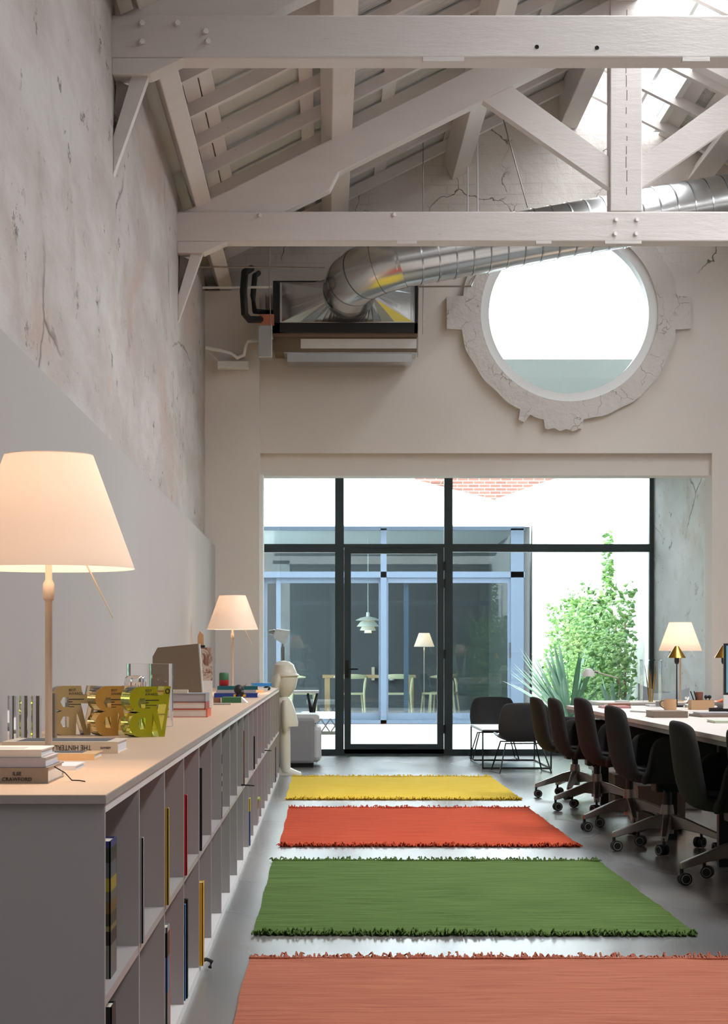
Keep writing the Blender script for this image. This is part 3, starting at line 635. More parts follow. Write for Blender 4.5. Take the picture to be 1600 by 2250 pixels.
MB().box(XBK-.004, XF+.003, Y0-.011, Y0+NB*BAY+.009, .8285, .830).build('laminate', 'counter_laminate', wt, world=(XF, Y0, .812))

# books: cover boards, page block, optional ribbon and lettering
def book(label, loc, w_, d, h, cover, page='c_page', rz=0, group=None, spine='-y', cat='book', ct=.0025):
    """lying book centred on loc in x/y: w_ along x, d along y, h thick; the spine is on the side named"""
    c = thing('book', label, cat, loc, rz, group)
    X0, X1, Yn, Yf = -w_/2, w_/2, -d/2, d/2; g = .004
    mb = MB().box(X0, X1, Yn, Yf, 0, ct).box(X0, X1, Yn, Yf, h-ct, h)
    if spine == '-y': mb.box(X0, X1, Yn-.001, Yn+ct, 0, h); mb2 = MB().box(X0+g, X1-g, Yn+ct, Yf-g, ct, h-ct)
    elif spine == '+x': mb.box(X1-ct, X1+.001, Yn, Yf, 0, h); mb2 = MB().box(X0+g, X1-ct, Yn+g, Yf-g, ct, h-ct)
    elif spine == '-x': mb.box(X0-.001, X0+ct, Yn, Yf, 0, h); mb2 = MB().box(X0+ct, X1-g, Yn+g, Yf-g, ct, h-ct)
    mb.build('cover', cover, c); mb2.build('pages', page, c); return c
def upright(label, x1, y, z, w_, t_, h, cover, page='c_page', lean=0, group='books standing in the white bookcases', cat='book'):
    """book standing in a bay: cover parallel to the dividers, spine (thickness t_) facing +x at x1"""
    c = thing('book', label, cat, (x1-w_/2, y+t_/2, z), 0, group); c.rotation_euler = (lean, 0, 0)
    ct = .003
    MB().box(-w_/2, w_/2, -t_/2, -t_/2+ct, 0, h).box(-w_/2, w_/2, t_/2-ct, t_/2, 0, h).box(w_/2-ct, w_/2, -t_/2, t_/2, 0, h).build('cover', cover, c)
    MB().box(-w_/2+.004, w_/2-ct, -t_/2+ct, t_/2-ct, .004, h-.004).build('pages', page, c); return c
BX = XF
bay = lambda k: Y0+k*BAY
upright('magazine bundle with yellow, grey and dark bands leaning in the nearest upper bay', BX-.014, bay(0)+.24, .425, .24, .12, .29, 'magazine_bands', lean=.0)
upright('thin dark grey board standing in the second upper bay', BX+.006, bay(1)+.03, .425, .26, .035, .25, 'c_grey')
upright('mustard yellow book standing in the third upper bay', BX+.008, bay(2)+.03, .425, .22, .04, .265, 'c_mustard')
upright('red-edged pinkish magazine standing in the fourth upper bay', BX+.006, bay(3)+.04, .425, .2, .04, .25, 'c_red')
upright('dark navy book standing in the fifth upper bay', BX+.003, bay(4)+.1, .425, .2, .03, .29, 'c_navy')
upright('black and white patterned book in an upper bay', BX+.0, bay(6)+.04, .425, .2, .04, .27, 'patterned_bands')
upright('copper brown book standing in an upper bay of the third unit', BX+.004, bay(9)+.05, .425, .2, .06, .29, 'c_brown')
upright('tall black book tilted in an upper bay past the copper brown one', BX+.004, bay(11)+.12, .425, .2, .08, .2, 'c_black')
upright('black cased box with white label in the nearest lower bay', BX-.02, bay(0)+.32, .032, .2, .08, .32, 'c_black')
upright('grey and blue banded book in the third lower bay', BX+.004, bay(2)+.04, .032, .2, .09, .33, 'dark_light_bands')
upright('thin orange book beside the banded one in the third lower bay', BX+.002, bay(2)+.15, .032, .2, .03, .31, 'c_orange')
upright('bright blue book standing in the fourth lower bay', BX+.0, bay(3)+.06, .032, .2, .03, .3, 'c_sky')
upright('black book behind the bright blue one', BX+.004, bay(3)+.1, .032, .2, .04, .31, 'c_black')
upright('glossy yellow bound book standing in the fifth lower bay', BX+.012, bay(4)+.03, .032, .22, .07, .29, 'c_yellow')
upright('white book beside the glossy yellow one', BX+.002, bay(4)+.13, .032, .2, .07, .26, 'c_white')
upright('yellow and blue book standing low in the third unit', BX+.006, bay(10)+.06, .032, .2, .09, .27, 'yellow_blue_bands')
upright('black book in the lower bay beside the white sculpture', BX+.004, bay(18)+.05, .032, .2, .15, .3, 'c_black')
b_ = thing('storage_box', 'lime and brown box low in the fourth bookcase unit', 'box', (BX-.1, bay(12)+.15, .032))
MB().box(-.1, .1, -.1, .1, 0, .1).build('base', 'c_grey', b_); MB().box(-.102, .102, -.102, .102, .1, .15).build('middle', 'c_brown', b_); MB().box(-.11, .11, -.11, .11, .15, .165).build('lid', 'c_lime', b_)
o = MB().tube([(XF-.12, 10.7, .432), (XF+.06, 10.55, .43)], [.006, .003], 8).build('pen', 'c_black'); tag(o, 'black pen poking out from the middle shelf', 'pen')
o = MB().tube([(XF-.12, 14.7, .432), (XF+.04, 14.55, .43)], [.006, .003], 8).build('pen', 'c_black'); tag(o, 'dark pen poking out of the middle shelf, farther of two', 'pen')
o = MB().tube([(XF-.05, bay(4)+.05, .036), (XF+.02, bay(4)+.1, .045), (XF+.035, bay(4)+.15, .03), (XF+.03, bay(4)+.13, .012)], .007, 8).build('cord', 'c_black'); tag(o, 'black cord loop hanging at the foot of the glossy yellow book', 'cord')

# counter items near the camera
ZT = .8301
b_ = book('taupe hardcover with dark lettering, lowest of the near stack', (-.601-.16, 4.325+.13, ZT), .32, .26, .034, 'c_taupe', 'c_page')
text('ILSE', .0115, 'c_ink', b_, (.093, -.1318, .0175), (PI/2, 0, 0), align='CENTER'); text('CRAWFORD', .0115, 'c_ink', b_, (.093, -.1318, .0055), (PI/2, 0, 0), align='CENTER')
MB().tube([(.155, .0, .03), (.185, -.04, .018), (.205, -.08, .004), (.222, -.075, .003), (.235, -.09, .002)], .0014, 6).build('ribbon', 'c_black', b_)
book('lilac-grey paperback, middle of the near stack', (-.607-.155, 4.325+.12, ZT+.0345), .31, .23, .021, 'c_lilac', 'c_page_cool')
b_ = book('pale paperback with small photo on its cover, topmost of the near stack', (-.617-.155, 4.325+.115, ZT+.056), .31, .21, .0165, 'c_page', 'c_page_cool')
MB().box(.0, .09, -.05, .02, 0, .0006).build('cover_photo', 'c_lilac', b_, loc=(0.02, 0, .0165))
b_ = book('thick cream photo book with upside-down title on its spine', (-.597-.16, 5.69+.14, ZT), .33, .28, .033, 'c_cream', 'c_page_cool')
MB().box(-.13, .13, -.11, .11, 0, .0006).build('cover_photo', 'c_photo', b_, loc=(0, 0.01, .033))
text('THE HINTERLAND', .021, 'c_ink', b_, (.09, -.1415, .0235), (PI/2, PI, 0), sxy=(.82, 1, 1))
text('ABRAMS', .008, 'c_ink', b_, (.145, -.1415, .019), (PI/2, PI, 0), sxy=(1, 1, 1))
b_ = book('small peach paperback in front of the thick cream book', (-.616-.09, 5.32+.1, ZT), .18, .2, .0165, 'c_peach', 'c_page_cool')
MB().box(-.07, .05, -.04, .08, 0, .0006).build('cover_photo', 'c_photo', b_, loc=(0, 0, .0165))
book('small grey pamphlet lying beside the near stack', (-.605-.07, 4.93, ZT), .14, .2, .011, 'c_page_cool', 'c_page_cool')

# acrylic award blocks: mirrored B joined to an N shaped outline
def award(label, x, y, rz, side, face, logo=True):
    c = thing('award_block', label, 'award', (x, y, ZT), rz, 'acrylic award blocks'); Wd, H, T = .165, .174, .06
    out = []
    for i in range(13): a = PI/2+PI*i/12; out.append((.042+.042*math.cos(a), .13+.044*math.sin(a)))
    for i in range(13): a = PI/2+PI*i/12; out.append((.044+.044*math.cos(a), .043+.043*math.sin(a)))
    out += [(.088, 0), (.0905, .085), (.118, 0), (.140, 0), (.165, .174), (.14, .174), (.134, .144), (.112, .144), (.107, .174)]
    h1 = [(.042, .10), (.063, .10), (.063, .134), (.042, .134), (.033, .117)]; h2 = [(.042, .028), (.063, .028), (.063, .066), (.042, .066), (.033, .047)]
    h3 = [(.148, .112), (.106, .112), (.128, .02)]
    MB().holed(out, [h1, h2, h3], -T/2, T/2).build('block', side, c, bevel=.0008)
    if face: MB().holed(out, [h1, h2, h3], -T/2-.0012, -T/2-.0004).build('coloured_face', face, c)
    f_ = -T/2-.0016
    text('BEST\nAWARDS', .0125, 'c_ink', c, (.062, f_, .155), (PI/2, 0, 0), ext=.0002)
    mb = MB()
    for k, w_ in enumerate((.055, .014, .045, .02)): mb.box(.062, .062+w_, f_-.0003, f_, .125-.0085*k, .128-.0085*k-(.0 if k < 2 else .001))
    mb.build('text_lines', 'c_ink', c)
    if logo: ring(MB(), .0055, .0095, f_-.0003, f_, 24, .151, .157).build('round_mark', 'c_ink', c)
award('lime green acrylic award block with round black mark', -.69, 6.86, .62, 'lime_acrylic', 'lime_face')
award('deep amber acrylic award block tucked beside the lime green one', -.82, 6.98, .62, 'amber_acrylic', 'amber_face')
award('pale amber acrylic award block behind the lamp pole', -.975, 7.05, .35, 'pale_amber_acrylic', 'pale_amber_face')
c = thing('award_block', 'colourless acrylic award made of upright prisms at the wall', 'award', (-.95, 6.45, ZT), 0, 'acrylic award blocks')
for k in range(6): MB().prism([(0, 0), (.018, 0), (.009, .02)] if k % 2 else [(0, .02), (.018, .02), (.009, 0)], 0, .15, 'xy').build('prism', 'clear_acrylic', c, loc=(-.08+.019*k, 0, 0))
MB().box(0, .028, 0, .05, 0, .158).build('smoked_edge', 'c_khaki', c, loc=(.045, .02, 0))
for i, (x, lb) in enumerate(((-.745, 'clear glass block with etched dots behind the amber award'), (-.655, 'second clear glass block with etched dots, touching the brown folder'))):
    c = thing('glass_block', lb, 'ornament', (x, 7.95, ZT)); MB().prism(rrect(.09, .07, .012), 0, .25, 'xy').build('block', 'clear_acrylic', c, bevel=.002)
    mb = MB(); rnd = random.Random(i+3)
    for k in range(9): mb.ball((rnd.uniform(-.02, .025), -.0355, rnd.uniform(.13, .19)), .003, 8, 6)
    mb.build('etched_dots', 'c_grey', c)
c = thing('glass_jar', 'low round-shouldered glass jar in front of the two clear blocks', 'jar', (-.72, 7.55, ZT))
MB().lathe([(.0001, 0), (.04, 0), (.042, .01), (.042, .185), (.036, .2), (.03, .205), (.03, .2), (.036, .19), (.038, .18), (.038, .012), (.0001, .008)], n=32).build('jar_body', 'clear_acrylic', c)
# big book stack
book('red-edged heavy book with orange spine, lowest of the big stack', (-.665, 9.35, ZT), .235, .3, .037, 'c_orange', 'c_page', spine='+x')
book('red-edged heavy book in the middle of the big stack', (-.668, 9.35, ZT+.0375), .225, .3, .033, 'c_darkred', 'c_page', spine='+x')
book('heavy grey book, topmost of the big stack', (-.668, 9.35, ZT+.071), .225, .3, .038, 'c_grey', 'c_lilac', spine='+x')
o = MB().box(-.09, -.02, -.05, 0, 0, .016).build('card_box', 'c_cream', loc=(-.62, 9.3, ZT+.1095)); tag(o, 'little cream card box lying on the big book stack', 'box')
c = thing('display_folder', 'large brown folder standing open behind the big book stack', 'folder', (-.75, 10.1, ZT))
MB().prism([(-.13, 0), (.13, 0), (.105, .345), (-.1, .325), (-.125, .28)], -.012, 0, 'xz').build('cover', 'c_khaki', c)
MB().prism([(.118, 0), (.136, 0), (.113, .345), (.095, .345)], .0, .03, 'xz').build('pages', 'c_white', c)
c = thing('picture_easel', 'marbled brown picture leaning on a little wooden easel', 'picture', (-.66, 10.9, ZT))
MB().box(-.035, .04, -.012, -.002, .15, .33).build('picture', 'marbled_picture', c); MB().box(-.035, .04, -.013, .0, 0, .15).build('caption_card', 'c_white', c)
MB().prism([(-.04, .33), (-.005, .33), (-.008, .4), (-.028, .42), (-.04, .39)], -.006, .014, 'xz').build('easel', 'warm_oak', c)
MB().box(-.04, .0, -.016, .016, .33, .342).build('clip', 'c_black', c)
c = book('dark green book lying half open on the counter', (-.578, 12.3, ZT), .12, .2, .034, 'c_green', 'c_page')
MB().prism([(.06, 0), (.095, 0), (.06, .034)], -.1, .08, 'xz').build('bent_page', 'c_white', c)
o = MB().box(-.02, .02, -.03, .03, 0, .03).build('small_box', 'c_brown', loc=(-.668, 12.25, ZT)); tag(o, 'small dark brown box beside the dark green book', 'box')
o = MB().tube([(-.66, 11.7, ZT+.004), (-.56, 11.72, ZT+.004)], .004, 8).build('pencil', 'c_grey'); tag(o, 'grey pencil lying past the big book stack', 'pencil')
c = book('dark blue book with yellow round marks, bottom of the far trio', (-.625, 13.95, ZT), .3, .24, .03, 'c_blue', 'c_page')
for x in (-.015, .05): MB().box(x, x+.02, -.1225, -.1215, .006, .024).build('yellow_mark', 'c_yellow', c)
book('lilac paperback in the middle of the far trio', (-.625, 13.95, ZT+.0305), .27, .22, .022, 'c_lilac', 'c_page_cool')
book('teal book, topmost of the far trio', (-.615, 13.98, ZT+.053), .28, .2, .026, 'c_teal', 'c_page')
c = thing('drink_can', 'green and red drink can standing on the teal book', 'can', (-.715, 14.0, ZT+.0795))
MB().lathe([(.0001, 0), (.03, 0), (.034, .006), (.034, .04)], n=24).build('lower_band', 'c_red', c); MB().lathe([(.034, .04), (.034, .084), (.028, .092), (.0001, .09)], n=24).build('upper_band', 'c_green', c)
c = thing('animal_figurine', 'dark brown little bull figurine in front of the blue book', 'figurine', (-.585, 13.4, ZT))
MB().ball((0, 0, .062), (.034, .04, .034)).ball((.018, -.02, .04), (.018, .02, .022)).tube([(-.012, 0, .03), (-.014, 0, 0)], [.01, .008], 8).tube([(.014, 0, .03), (.016, 0, 0)], [.01, .008], 8).build('body', 'dark_plastic', c)
MB().tube([(.02, -.02, .085), (.045, -.02, .09), (.055, -.02, .105)], [.005, .004, .001], 8).build('horn', 'c_taupe', c)
book('white paperback under the bright blue one at the counter end', (-.575, 17.2, ZT), .2, .24, .03, 'c_white', 'c_page')
book('bright sky blue book at the far counter end', (-.56, 17.25, ZT+.0305), .17, .2, .028, 'c_sky', 'c_page', rz=.1)
book('peach booklet lying near the counter end', (-.55, 15.9, ZT), .11, .16, .02, 'c_peach', 'c_page')
book('white booklet on the edge side of the far trio', (-.53, 16.5, ZT), .1, .16, .025, 'c_white', 'c_page')
o = MB().ball((0, 0, .02), (.03, .03, .02)).build('stone', 'dark_plastic', loc=(-.5, 16.9, ZT)); tag(o, 'dark pebble at the counter end beside white booklet', 'stone')

# white sculpture: generic standing figure with cap and cape
sc_ = thing('sculpture', 'smooth white standing figure sculpture with cap and cape', 'sculpture', (-.385, 18.95, 0))
def loft(rings, n=28):
    mb = MB(); rows = [[(cx+rx*math.cos(2*PI*j/n), ry*math.sin(2*PI*j/n), z) for j in range(n)] for z, cx, rx, ry in rings]
    mb.grid(rows, True, True); return mb
loft([(.0, -.02, .001, .001), (.47, -.02, .001, .001), (.46, 0, .118, .13), (.50, 0, .12, .13), (.6, -.01, .105, .12), (.69, -.02, .085, .105), (.73, -.02, .06, .07), (.74, -.02, .05, .055), (.76, -.015, .07, .08), (.82, -.01, .105, .105), (.9, .0, .115, .115), (.96, 0, .11, .11), (1.02, -.01, .095, .095), (1.06, -.02, .05, .05), (1.07, -.02, .001, .001)][2:]).build('body', 'white_resin', sc_)
loft([(.93, .0, .122, .12), (.94, .005, .128, .122), (.955, .0, .118, .118), (.965, -.01, .104, .108), (1.04, -.015, .095, .1), (1.07, -.02, .06, .06), (1.08, -.02, .001, .001)]).build('cap', 'white_resin', sc_)
loft([(.745, -.115, .02, .06), (.76, -.11, .04, .1), (.84, -.09, .055, .118), (.92, -.07, .06, .12), (.96, -.05, .05, .1)]).build('hair', 'white_resin', sc_)
for y in (-.055, .055):
    MB().tube([(-.02, y, .5), (-.01, y, .3), (-.005, y, .1), (0, y, .03)], [.06, .055, .05, .05], 20).build('leg', 'white_resin', sc_)
    mb = MB(); rows = [[(x+.0, y+(.045*k_)*math.cos(a), max(0, .0+hh*math.sin(a))) for a in [PI*i/10 for i in range(11)]] for x, k_, hh in ((-.06, .8, .07), (-.02, 1, .11), (.04, 1.05, .07), (.1, 1.1, .04), (.145, .8, .025), (.155, .1, .004))]
    mb.grid(rows).build('foot', 'white_resin', sc_)
MB().tube([(-.0, -.12, .7), (.0, -.145, .62), (.0, -.15, .5), (-.0, -.14, .44), (0, -.135, .41)], [.03, .036, .034, .032, .02], 16).build('arm', 'white_resin', sc_)
MB().tube([(.0, .12, .7), (.0, .145, .62), (.0, .15, .5), (-.0, .14, .44), (0, .135, .41)], [.03, .036, .034, .032, .02], 16).build('arm', 'white_resin', sc_)

# grey armchair behind the sculpture
c = thing('armchair', 'grey and white block armchair between the sculpture and glass door', 'armchair', (-.38, 20.2, 0))
MB().box(-.38, .26, 0, .1, .04, .5).build('side_panel', 'grey_fabric', c, bevel=.03); MB().box(-.38, .26, .75, .85, .04, .5).build('side_panel', 'grey_fabric', c, bevel=.03)
MB().box(-.4, .33, .11, .74, .05, .42).build('seat', 'white_leather', c, bevel=.05); MB().box(-.4, -.25, .08, .77, .1, .62).build('backrest', 'white_leather', c, bevel=.05)
MB().box(-.35, .25, .05, .8, 0, .04).build('plinth', 'black_rubber', c)
MB().prism(rrect(.62, .09, .04), .1, .74, 'xz').build('cushion', 'white_leather', c, loc=(-.0, 0, .49), bevel=.01)
# white side table with trestle legs and adjustable desk lamp
c = thing('trestle_table', 'small white table with criss-cross legs standing behind the sculpture', 'table', (-.25, 21.6, 0))
MB().box(-.5, .17, -.25, .25, .73, .755).build('tabletop', 'white_paint', c)
for x in (-.45, .05):
    MB().tube([(x, -.2, 0), (x+.1, .2, .73)], .012, 8).tube([(x+.1, -.2, 0), (x, .2, .73)], .012, 8).tube([(x-.0, -.22, .35), (x+.1, -.2, .72)], .012, 8).tube([(x+.1, -.22, .35), (x, -.2, .72)], .012, 8).build('trestle', 'black_metal', c)
c = thing('desk_lamp', 'white jointed desk lamp on the small white trestle table', 'lamp', (-.47, 21.6, .755))
MB().lathe([(.0001, 0), (.09, 0), (.09, .02), (.0001, .025)], n=28).build('base', 'white_plastic', c)
MB().tube([(0, 0, .02), (.0, 0, .56)], .008, 10).tube([(0, 0, .56), (-.13, 0, .62)], .007, 8).build('arm', 'cast_aluminium', c)
MB().tube([(0, 0, .3), (0, 0, .47)], .02, 10).build('spring_cover', 'cast_aluminium', c)
MB().tube([(-.15, 0, .63), (-.09, 0, .63), (-.06, 0, .62)], [.018, .03, .01], 12).build('joint', 'cast_aluminium', c)
MB().tube([(-.1, 0, .62), (-.08, 0, .615), (.05, 0, .57)], [.015, .055, .085], 24, caps=False).build('lamp_shade', 'white_plastic', c)

# wire-frame lounge chairs and cube side table
def lounge(label, x, y, rz, m='black_shell'):
    c = thing('lounge_chair', label, 'chair', (x, y, 0), rz, 'low black shell chairs'); Wd = .26
    if lounge.first is None:
        lounge.first = c; rows = []
        prof = [(-.27, .68, .8), (-.265, .6, .95), (-.25, .48, 1.0), (-.225, .37, 1.0), (-.17, .31, .95), (-.05, .29, .95), (.1, .3, .95), (.22, .315, .92), (.25, .31, .85)]
        for px_, pz, k_ in prof:
            rows.append([(px_+.05*abs(u)**2.5*(1 if pz > .33 else 0), Wd*k_*u, pz+.06*abs(u)**3*(1 if pz < .4 else .0)-(.015*abs(u)**4 if pz > .6 else 0)) for u in [-1+2*i/10 for i in range(11)]])
        o = MB().grid(rows).build('shell', m, c); md = o.modifiers.new('s', 'SOLIDIFY'); md.thickness = .022; md = o.modifiers.new('u', 'SUBSURF'); md.levels = md.render_levels = 2
        for s_ in (-1, 1): MB().tube([(-.12, .17*s_, .29), (-.24, .25*s_, .008), (.22, .25*s_, .008), (.14, .17*s_, .3)], .0075, 8).build('sled_leg', 'black_metal', c)
        MB().tube([(-.12, -.17, .285), (-.12, .17, .285)], .007, 8).tube([(.14, -.17, .295), (.14, .17, .295)], .007, 8).build('crossbar', 'black_metal', c)
    else:
        for ch in lounge.first.children: d = ch.copy(); C.objects.link(d); d.parent = c
lounge.first = None
lounge('low black shell chair turned away from us, nearer of the pair', 1.88, 19.35, PI/2+.1)
lounge('low black shell chair behind the wire cube table, near the glass', 1.84, 21.95, -PI/2)
c = thing('wire_table', 'low cube side table of thin black wire with thin top', 'table', (1.9, 20.75, 0))
mb = MB(); a, b, h = .34, .8, .385
for x in (-a, a):
    for y in (-b, b): mb.box(x-.008, x+.008, y-.008, y+.008, 0, h)
for z in (.008, h-.008):
    for x in (-a, a): mb.box(x-.008, x+.008, -b, b, z-.008, z+.008)
    for y in (-b, b): mb.box(-a, a, y-.008, y+.008, z-.008, z+.008)
mb.build('frame', 'black_metal', c); MB().box(-a, a, -b, b, h, h+.008).build('tabletop', 'white_plastic', c)

# desk
DX0, DX1, DY0, DY1 = 1.84, 3.45, 7.6, 15.35
c = thing('long_desk', 'long pale shared desk on square legs beside the office chairs', 'desk', (DX0, DY0, 0)); W = (DX0, DY0, 0)
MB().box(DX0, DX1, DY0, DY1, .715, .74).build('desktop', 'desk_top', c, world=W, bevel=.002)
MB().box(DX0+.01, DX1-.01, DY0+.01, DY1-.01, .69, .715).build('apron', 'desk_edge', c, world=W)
for x in (2.07, 3.3):
    for y in (7.9, 10.55, 12.15, 15.1): MB().box(x, x+.06, y, y+.06, 0, .69).build('leg', 'black_metal', c, world=W)
for x0, x1, y, lb in ((2.15, 2.47, 15.2, 'taupe low storage box on the floor beyond the far desk leg'), (2.12, 2.44, 13.9, 'taupe low storage box under the desk middle')):
    c = thing('storage_box', lb, 'box', (x0, y-.3, 0)); MB().box(0, x1-x0, 0, .5, 0, .215).build('box_body', 'taupe_board', c); MB().box(-.005, x1-x0+.005, -.005, .505, .215, .235).build('lid', 'taupe_board', c)
c = thing('power_block', 'white power block with cables on the floor under the desk', 'power strip', (2.64, 14.7, 0))
MB().box(-.06, .1, -.1, .1, 0, .07).build('housing', 'white_plastic', c, bevel=.01)
MB().tube([(0.05, 0, .07), (.1, -.05, .12), (.18, 0, .1), (.2, 0, .02), (.4, 0, .012)], .006, 8).build('cable', 'c_black', c); MB().tube([(-.03, 0, .07), (.0, -.05, .14), (.08, 0, .35), (.1, 0, .69)], .005, 8).build('cable', 'white_plastic', c)

# office chairs
def office_chair(label, x, y, top, rz, base_rot, group='charcoal office chairs along the desk'):
    c = thing('office_chair', label, 'office chair', (x, y, 0), 0, group); dz = top-.83
    if office_chair.first is None:
        sh_ = bpy.data.objects.new('shell', None)
        rows = []
        prof = [(-.335, .83, .70), (-.335, .79, .84), (-.325, .70, .92), (-.312, .60, .96), (-.297, .52, .97), (-.275, .46, .96), (-.235, .42, .95), (-.16, .403, .92), (-.03, .40, .9), (.1, .405, .9), (.2, .42, .88), (.235, .41, .82)]
        for px_, pz, k_ in prof:
            rows.append([(px_+.055*abs(u)**2.2*(1 if pz > .45 else .3), .245*k_*u, pz-(.03*abs(u)**4 if pz > .75 else 0)+(.035*abs(u)**3 if pz < .46 else 0)) for u in [-1+2*i/10 for i in range(11)]])
        A = MB().grid(rows)
        meshes = [('seat_shell', A)]
        for s_ in (-1, 1):
            rows = []
            for xx, zt in ((-.195, .44), (-.172, .49), (-.162, .56), (-.148, .62), (-.115, .655), (-.06, .664), (0, .664), (.1, .658), (.18, .65), (.23, .61), (.25, .53), (.255, .46)):
                rows.append([(xx, s_*(.19+.085*min(1, q*1.6)**.7), .4+(zt-.4)*q) for q in (0, .15, .35, .6, .85, 1)])
            meshes.append(('armrest', MB().grid(rows)))
        objs = []
        for nm, mb in meshes:
            o = mb.build(nm, 'charcoal_felt', c); md = o.modifiers.new('s', 'SOLIDIFY'); md.thickness = .042; md.offset = 0; md = o.modifiers.new('u', 'SUBSURF'); md.levels = md.render_levels = 2; objs.append(o)
        o = MB().prism(rrect(.4, .4, .08), .43, .475, 'xy').build('seat_pad', 'charcoal_felt', c, bevel=.015)
        MB().box(-.08, .1, -.07, .07, .335, .395).build('tilt_mechanism', 'black_rubber', c, bevel=.01)
        MB().tube([(-.03, -.05, .36), (-.06, -.2, .35), (-.06, -.24, .345)], .008, 8).build('lever', 'black_rubber', c)
        MB().lathe([(.0001, .17), (.024, .17), (.024, .35), (.0001, .35)], n=20).build('gas_lift', 'black_metal', c)
        MB().lathe([(.0001, .1), (.038, .1), (.04, .22), (.034, .265), (.0001, .265)], n=24).build('hub', 'cast_aluminium', c)
        star = []
        for k in range(5):
            a = 2*PI*k/5
            pts = []
            for r, zt, zb, w_ in ((.02, .215, .12, .03), (.1, .195, .13, .028), (.2, .156, .11, .023), (.3, .118, .082, .02), (.318, .11, .08, .018)):
                pts.append([Vector((r, -w_, zb)), Vector((r, -w_*.7, zt)), Vector((r, w_*.7, zt)), Vector((r, w_, zb))])
            Rz = R3('Z', a); rows = [[Rz @ q for q in r_] for r_ in pts]
            mb = MB().grid(rows, False, True); mb.add(rows[-1], [(0, 1, 2, 3)])
            L = mb.build('base_leg', 'cast_aluminium', c, bevel=.004); star.append(L)
            Q = Rz @ Vector((.31, 0, 0)); cas = MB().tube([(Q.x, Q.y, .1), (Q.x, Q.y, .05)], .009, 8)
            ca = a+.9*math.sin(k*2.1)+PI/2; ax = Vector((math.cos(ca), math.sin(ca), 0)); off = Vector((-ax.y, ax.x, 0))*.015
            for s_ in (-1, 1): cas.tube([Q+off+ax*.006*s_+Vector((0, 0, .032)), Q+off+ax*.026*s_+Vector((0, 0, .032))], .031, 18)
            K = cas.build('caster', 'black_rubber', c); star.append(K)
            for s_ in (-1, 1):
                cc = Q+off+ax*.0265*s_+Vector((0, 0, .032)); sd = Vector((-ax.y, ax.x, 0))
                MB().tube([cc+(sd*math.cos(q)+Vector((0, 0, 1))*math.sin(q))*.022 for q in [2*PI*i/18 for i in range(18)]], .0026, 6, closed=True).build('wheel_ring', 'grey_ring', K)
        office_chair.first = c; office_chair.star = [o.name for o in star]
        src = list(c.children)
    else:
        src = []
        for ch in office_chair.first.children:
            d = ch.copy(); C.objects.link(d); d.parent = c; src.append(d); d['star'] = ch.name in office_chair.star
            for g_ in ch.children: e_ = g_.copy(); C.objects.link(e_); e_.parent = d
    for d in src:
        k_ = d.name.split('.')[0]
        if k_ in ('base_leg', 'caster'): d.rotation_euler = (0, 0, base_rot)
        elif k_ in ('hub', 'gas_lift'): pass
        else: d.rotation_euler = (0, 0, rz); d.location = (0, 0, dz)
office_chair.first = None
rd = math.radians
office_chair('charcoal office chair with its whole star base showing, beside the taupe box', 1.95, 11.45, .835, .06, rd(185))
office_chair('charcoal office chair half tucked in, third back from the glass', 1.94, 12.8, .855, .04, rd(195))
office_chair('charcoal office chair second back from the glass', 1.96, 14.5, .82, .02, rd(190))
office_chair('charcoal office chair farthest away, beside the black lounge chair', 1.97, 15.85, .80, .05, rd(182))
office_chair('charcoal office chair cut by the picture edge, in front of a desk leg', 2.03, 9.75, .80, .03, rd(188))
office_chair('nearest charcoal office chair, only a sliver and a caster showing', 2.08, 8.6, .80, .0, rd(180))

# items on the desk
ZD = .7402
def ob(name, mb, m, label, cat, loc, rz=0, bevel=0, group=None):
    o = mb.build(name, m, loc=loc, rot=(0, 0, rz), bevel=bevel); return tag(o, label, cat, group)
for i, (x, w_, y, rz, lb, cv) in enumerate(((2.09, .21, 12.15, 0, 'taupe box file lying on the desk near the mug', 'taupe_board'), (2.4, .24, 12.25, .1, 'flat taupe folder on the desk beside the monitor', 'taupe_board'))):
    book(lb, (x, y+.15, ZD), w_, .3, .04 if i == 0 else .015, cv, 'c_taupe', rz=rz)
book('pink-grey notebook stacked on the flat taupe folder', (2.4, 12.42, ZD+.0155), .21, .25, .012, 'c_lilac', 'c_page')
book('pale green notebook at the desk edge', (2.26, 11.25, ZD), .2, .25, .014, 'c_palegreen', 'c_page')
book('reddish folder lying on the far desk part', (2.1, 14.6, ZD), .2, .3, .015, 'c_pink', 'c_page')
book('thin white tablet lying askew on the desk', (2.2, 13.4, ZD), .22, .3, .01, 'c_white', 'c_page_cool', rz=.35)
book('brown box file at the far desk end', (2.2, 15.15, ZD), .17, .22, .022, 'c_brown', 'c_page')
book('open white magazine at the far desk end', (2.5, 15.1, ZD), .16, .22, .012, 'c_page_cool', 'c_page')
c = thing('mug', 'tan ceramic mug with thin handle on the desk', 'mug', (2.405, 14.0, ZD)); MB().lathe([(.0001, 0), (.042, 0), (.044, .005), (.044, .075), (.041, .075), (.041, .008), (.0001, .006)], n=32).build('cup', 'tan_ceramic', c)
MB().tube([(-.042, 0, .065), (-.062, 0, .064), (-.072, 0, .045), (-.066, 0, .025), (-.042, 0, .012)], .003, 8).build('handle', 'black_metal', c)
c = thing('card_box', 'little tan cube box behind the mug on the desk', 'box', (2.53, 15.0, ZD)); MB().box(-.03, .03, -.03, .03, 0, .045).build('box_body', 'kraft_card', c); MB().box(-.06, -.03, -.025, .02, 0, .04).build('grey_flap', 'c_grey', c)
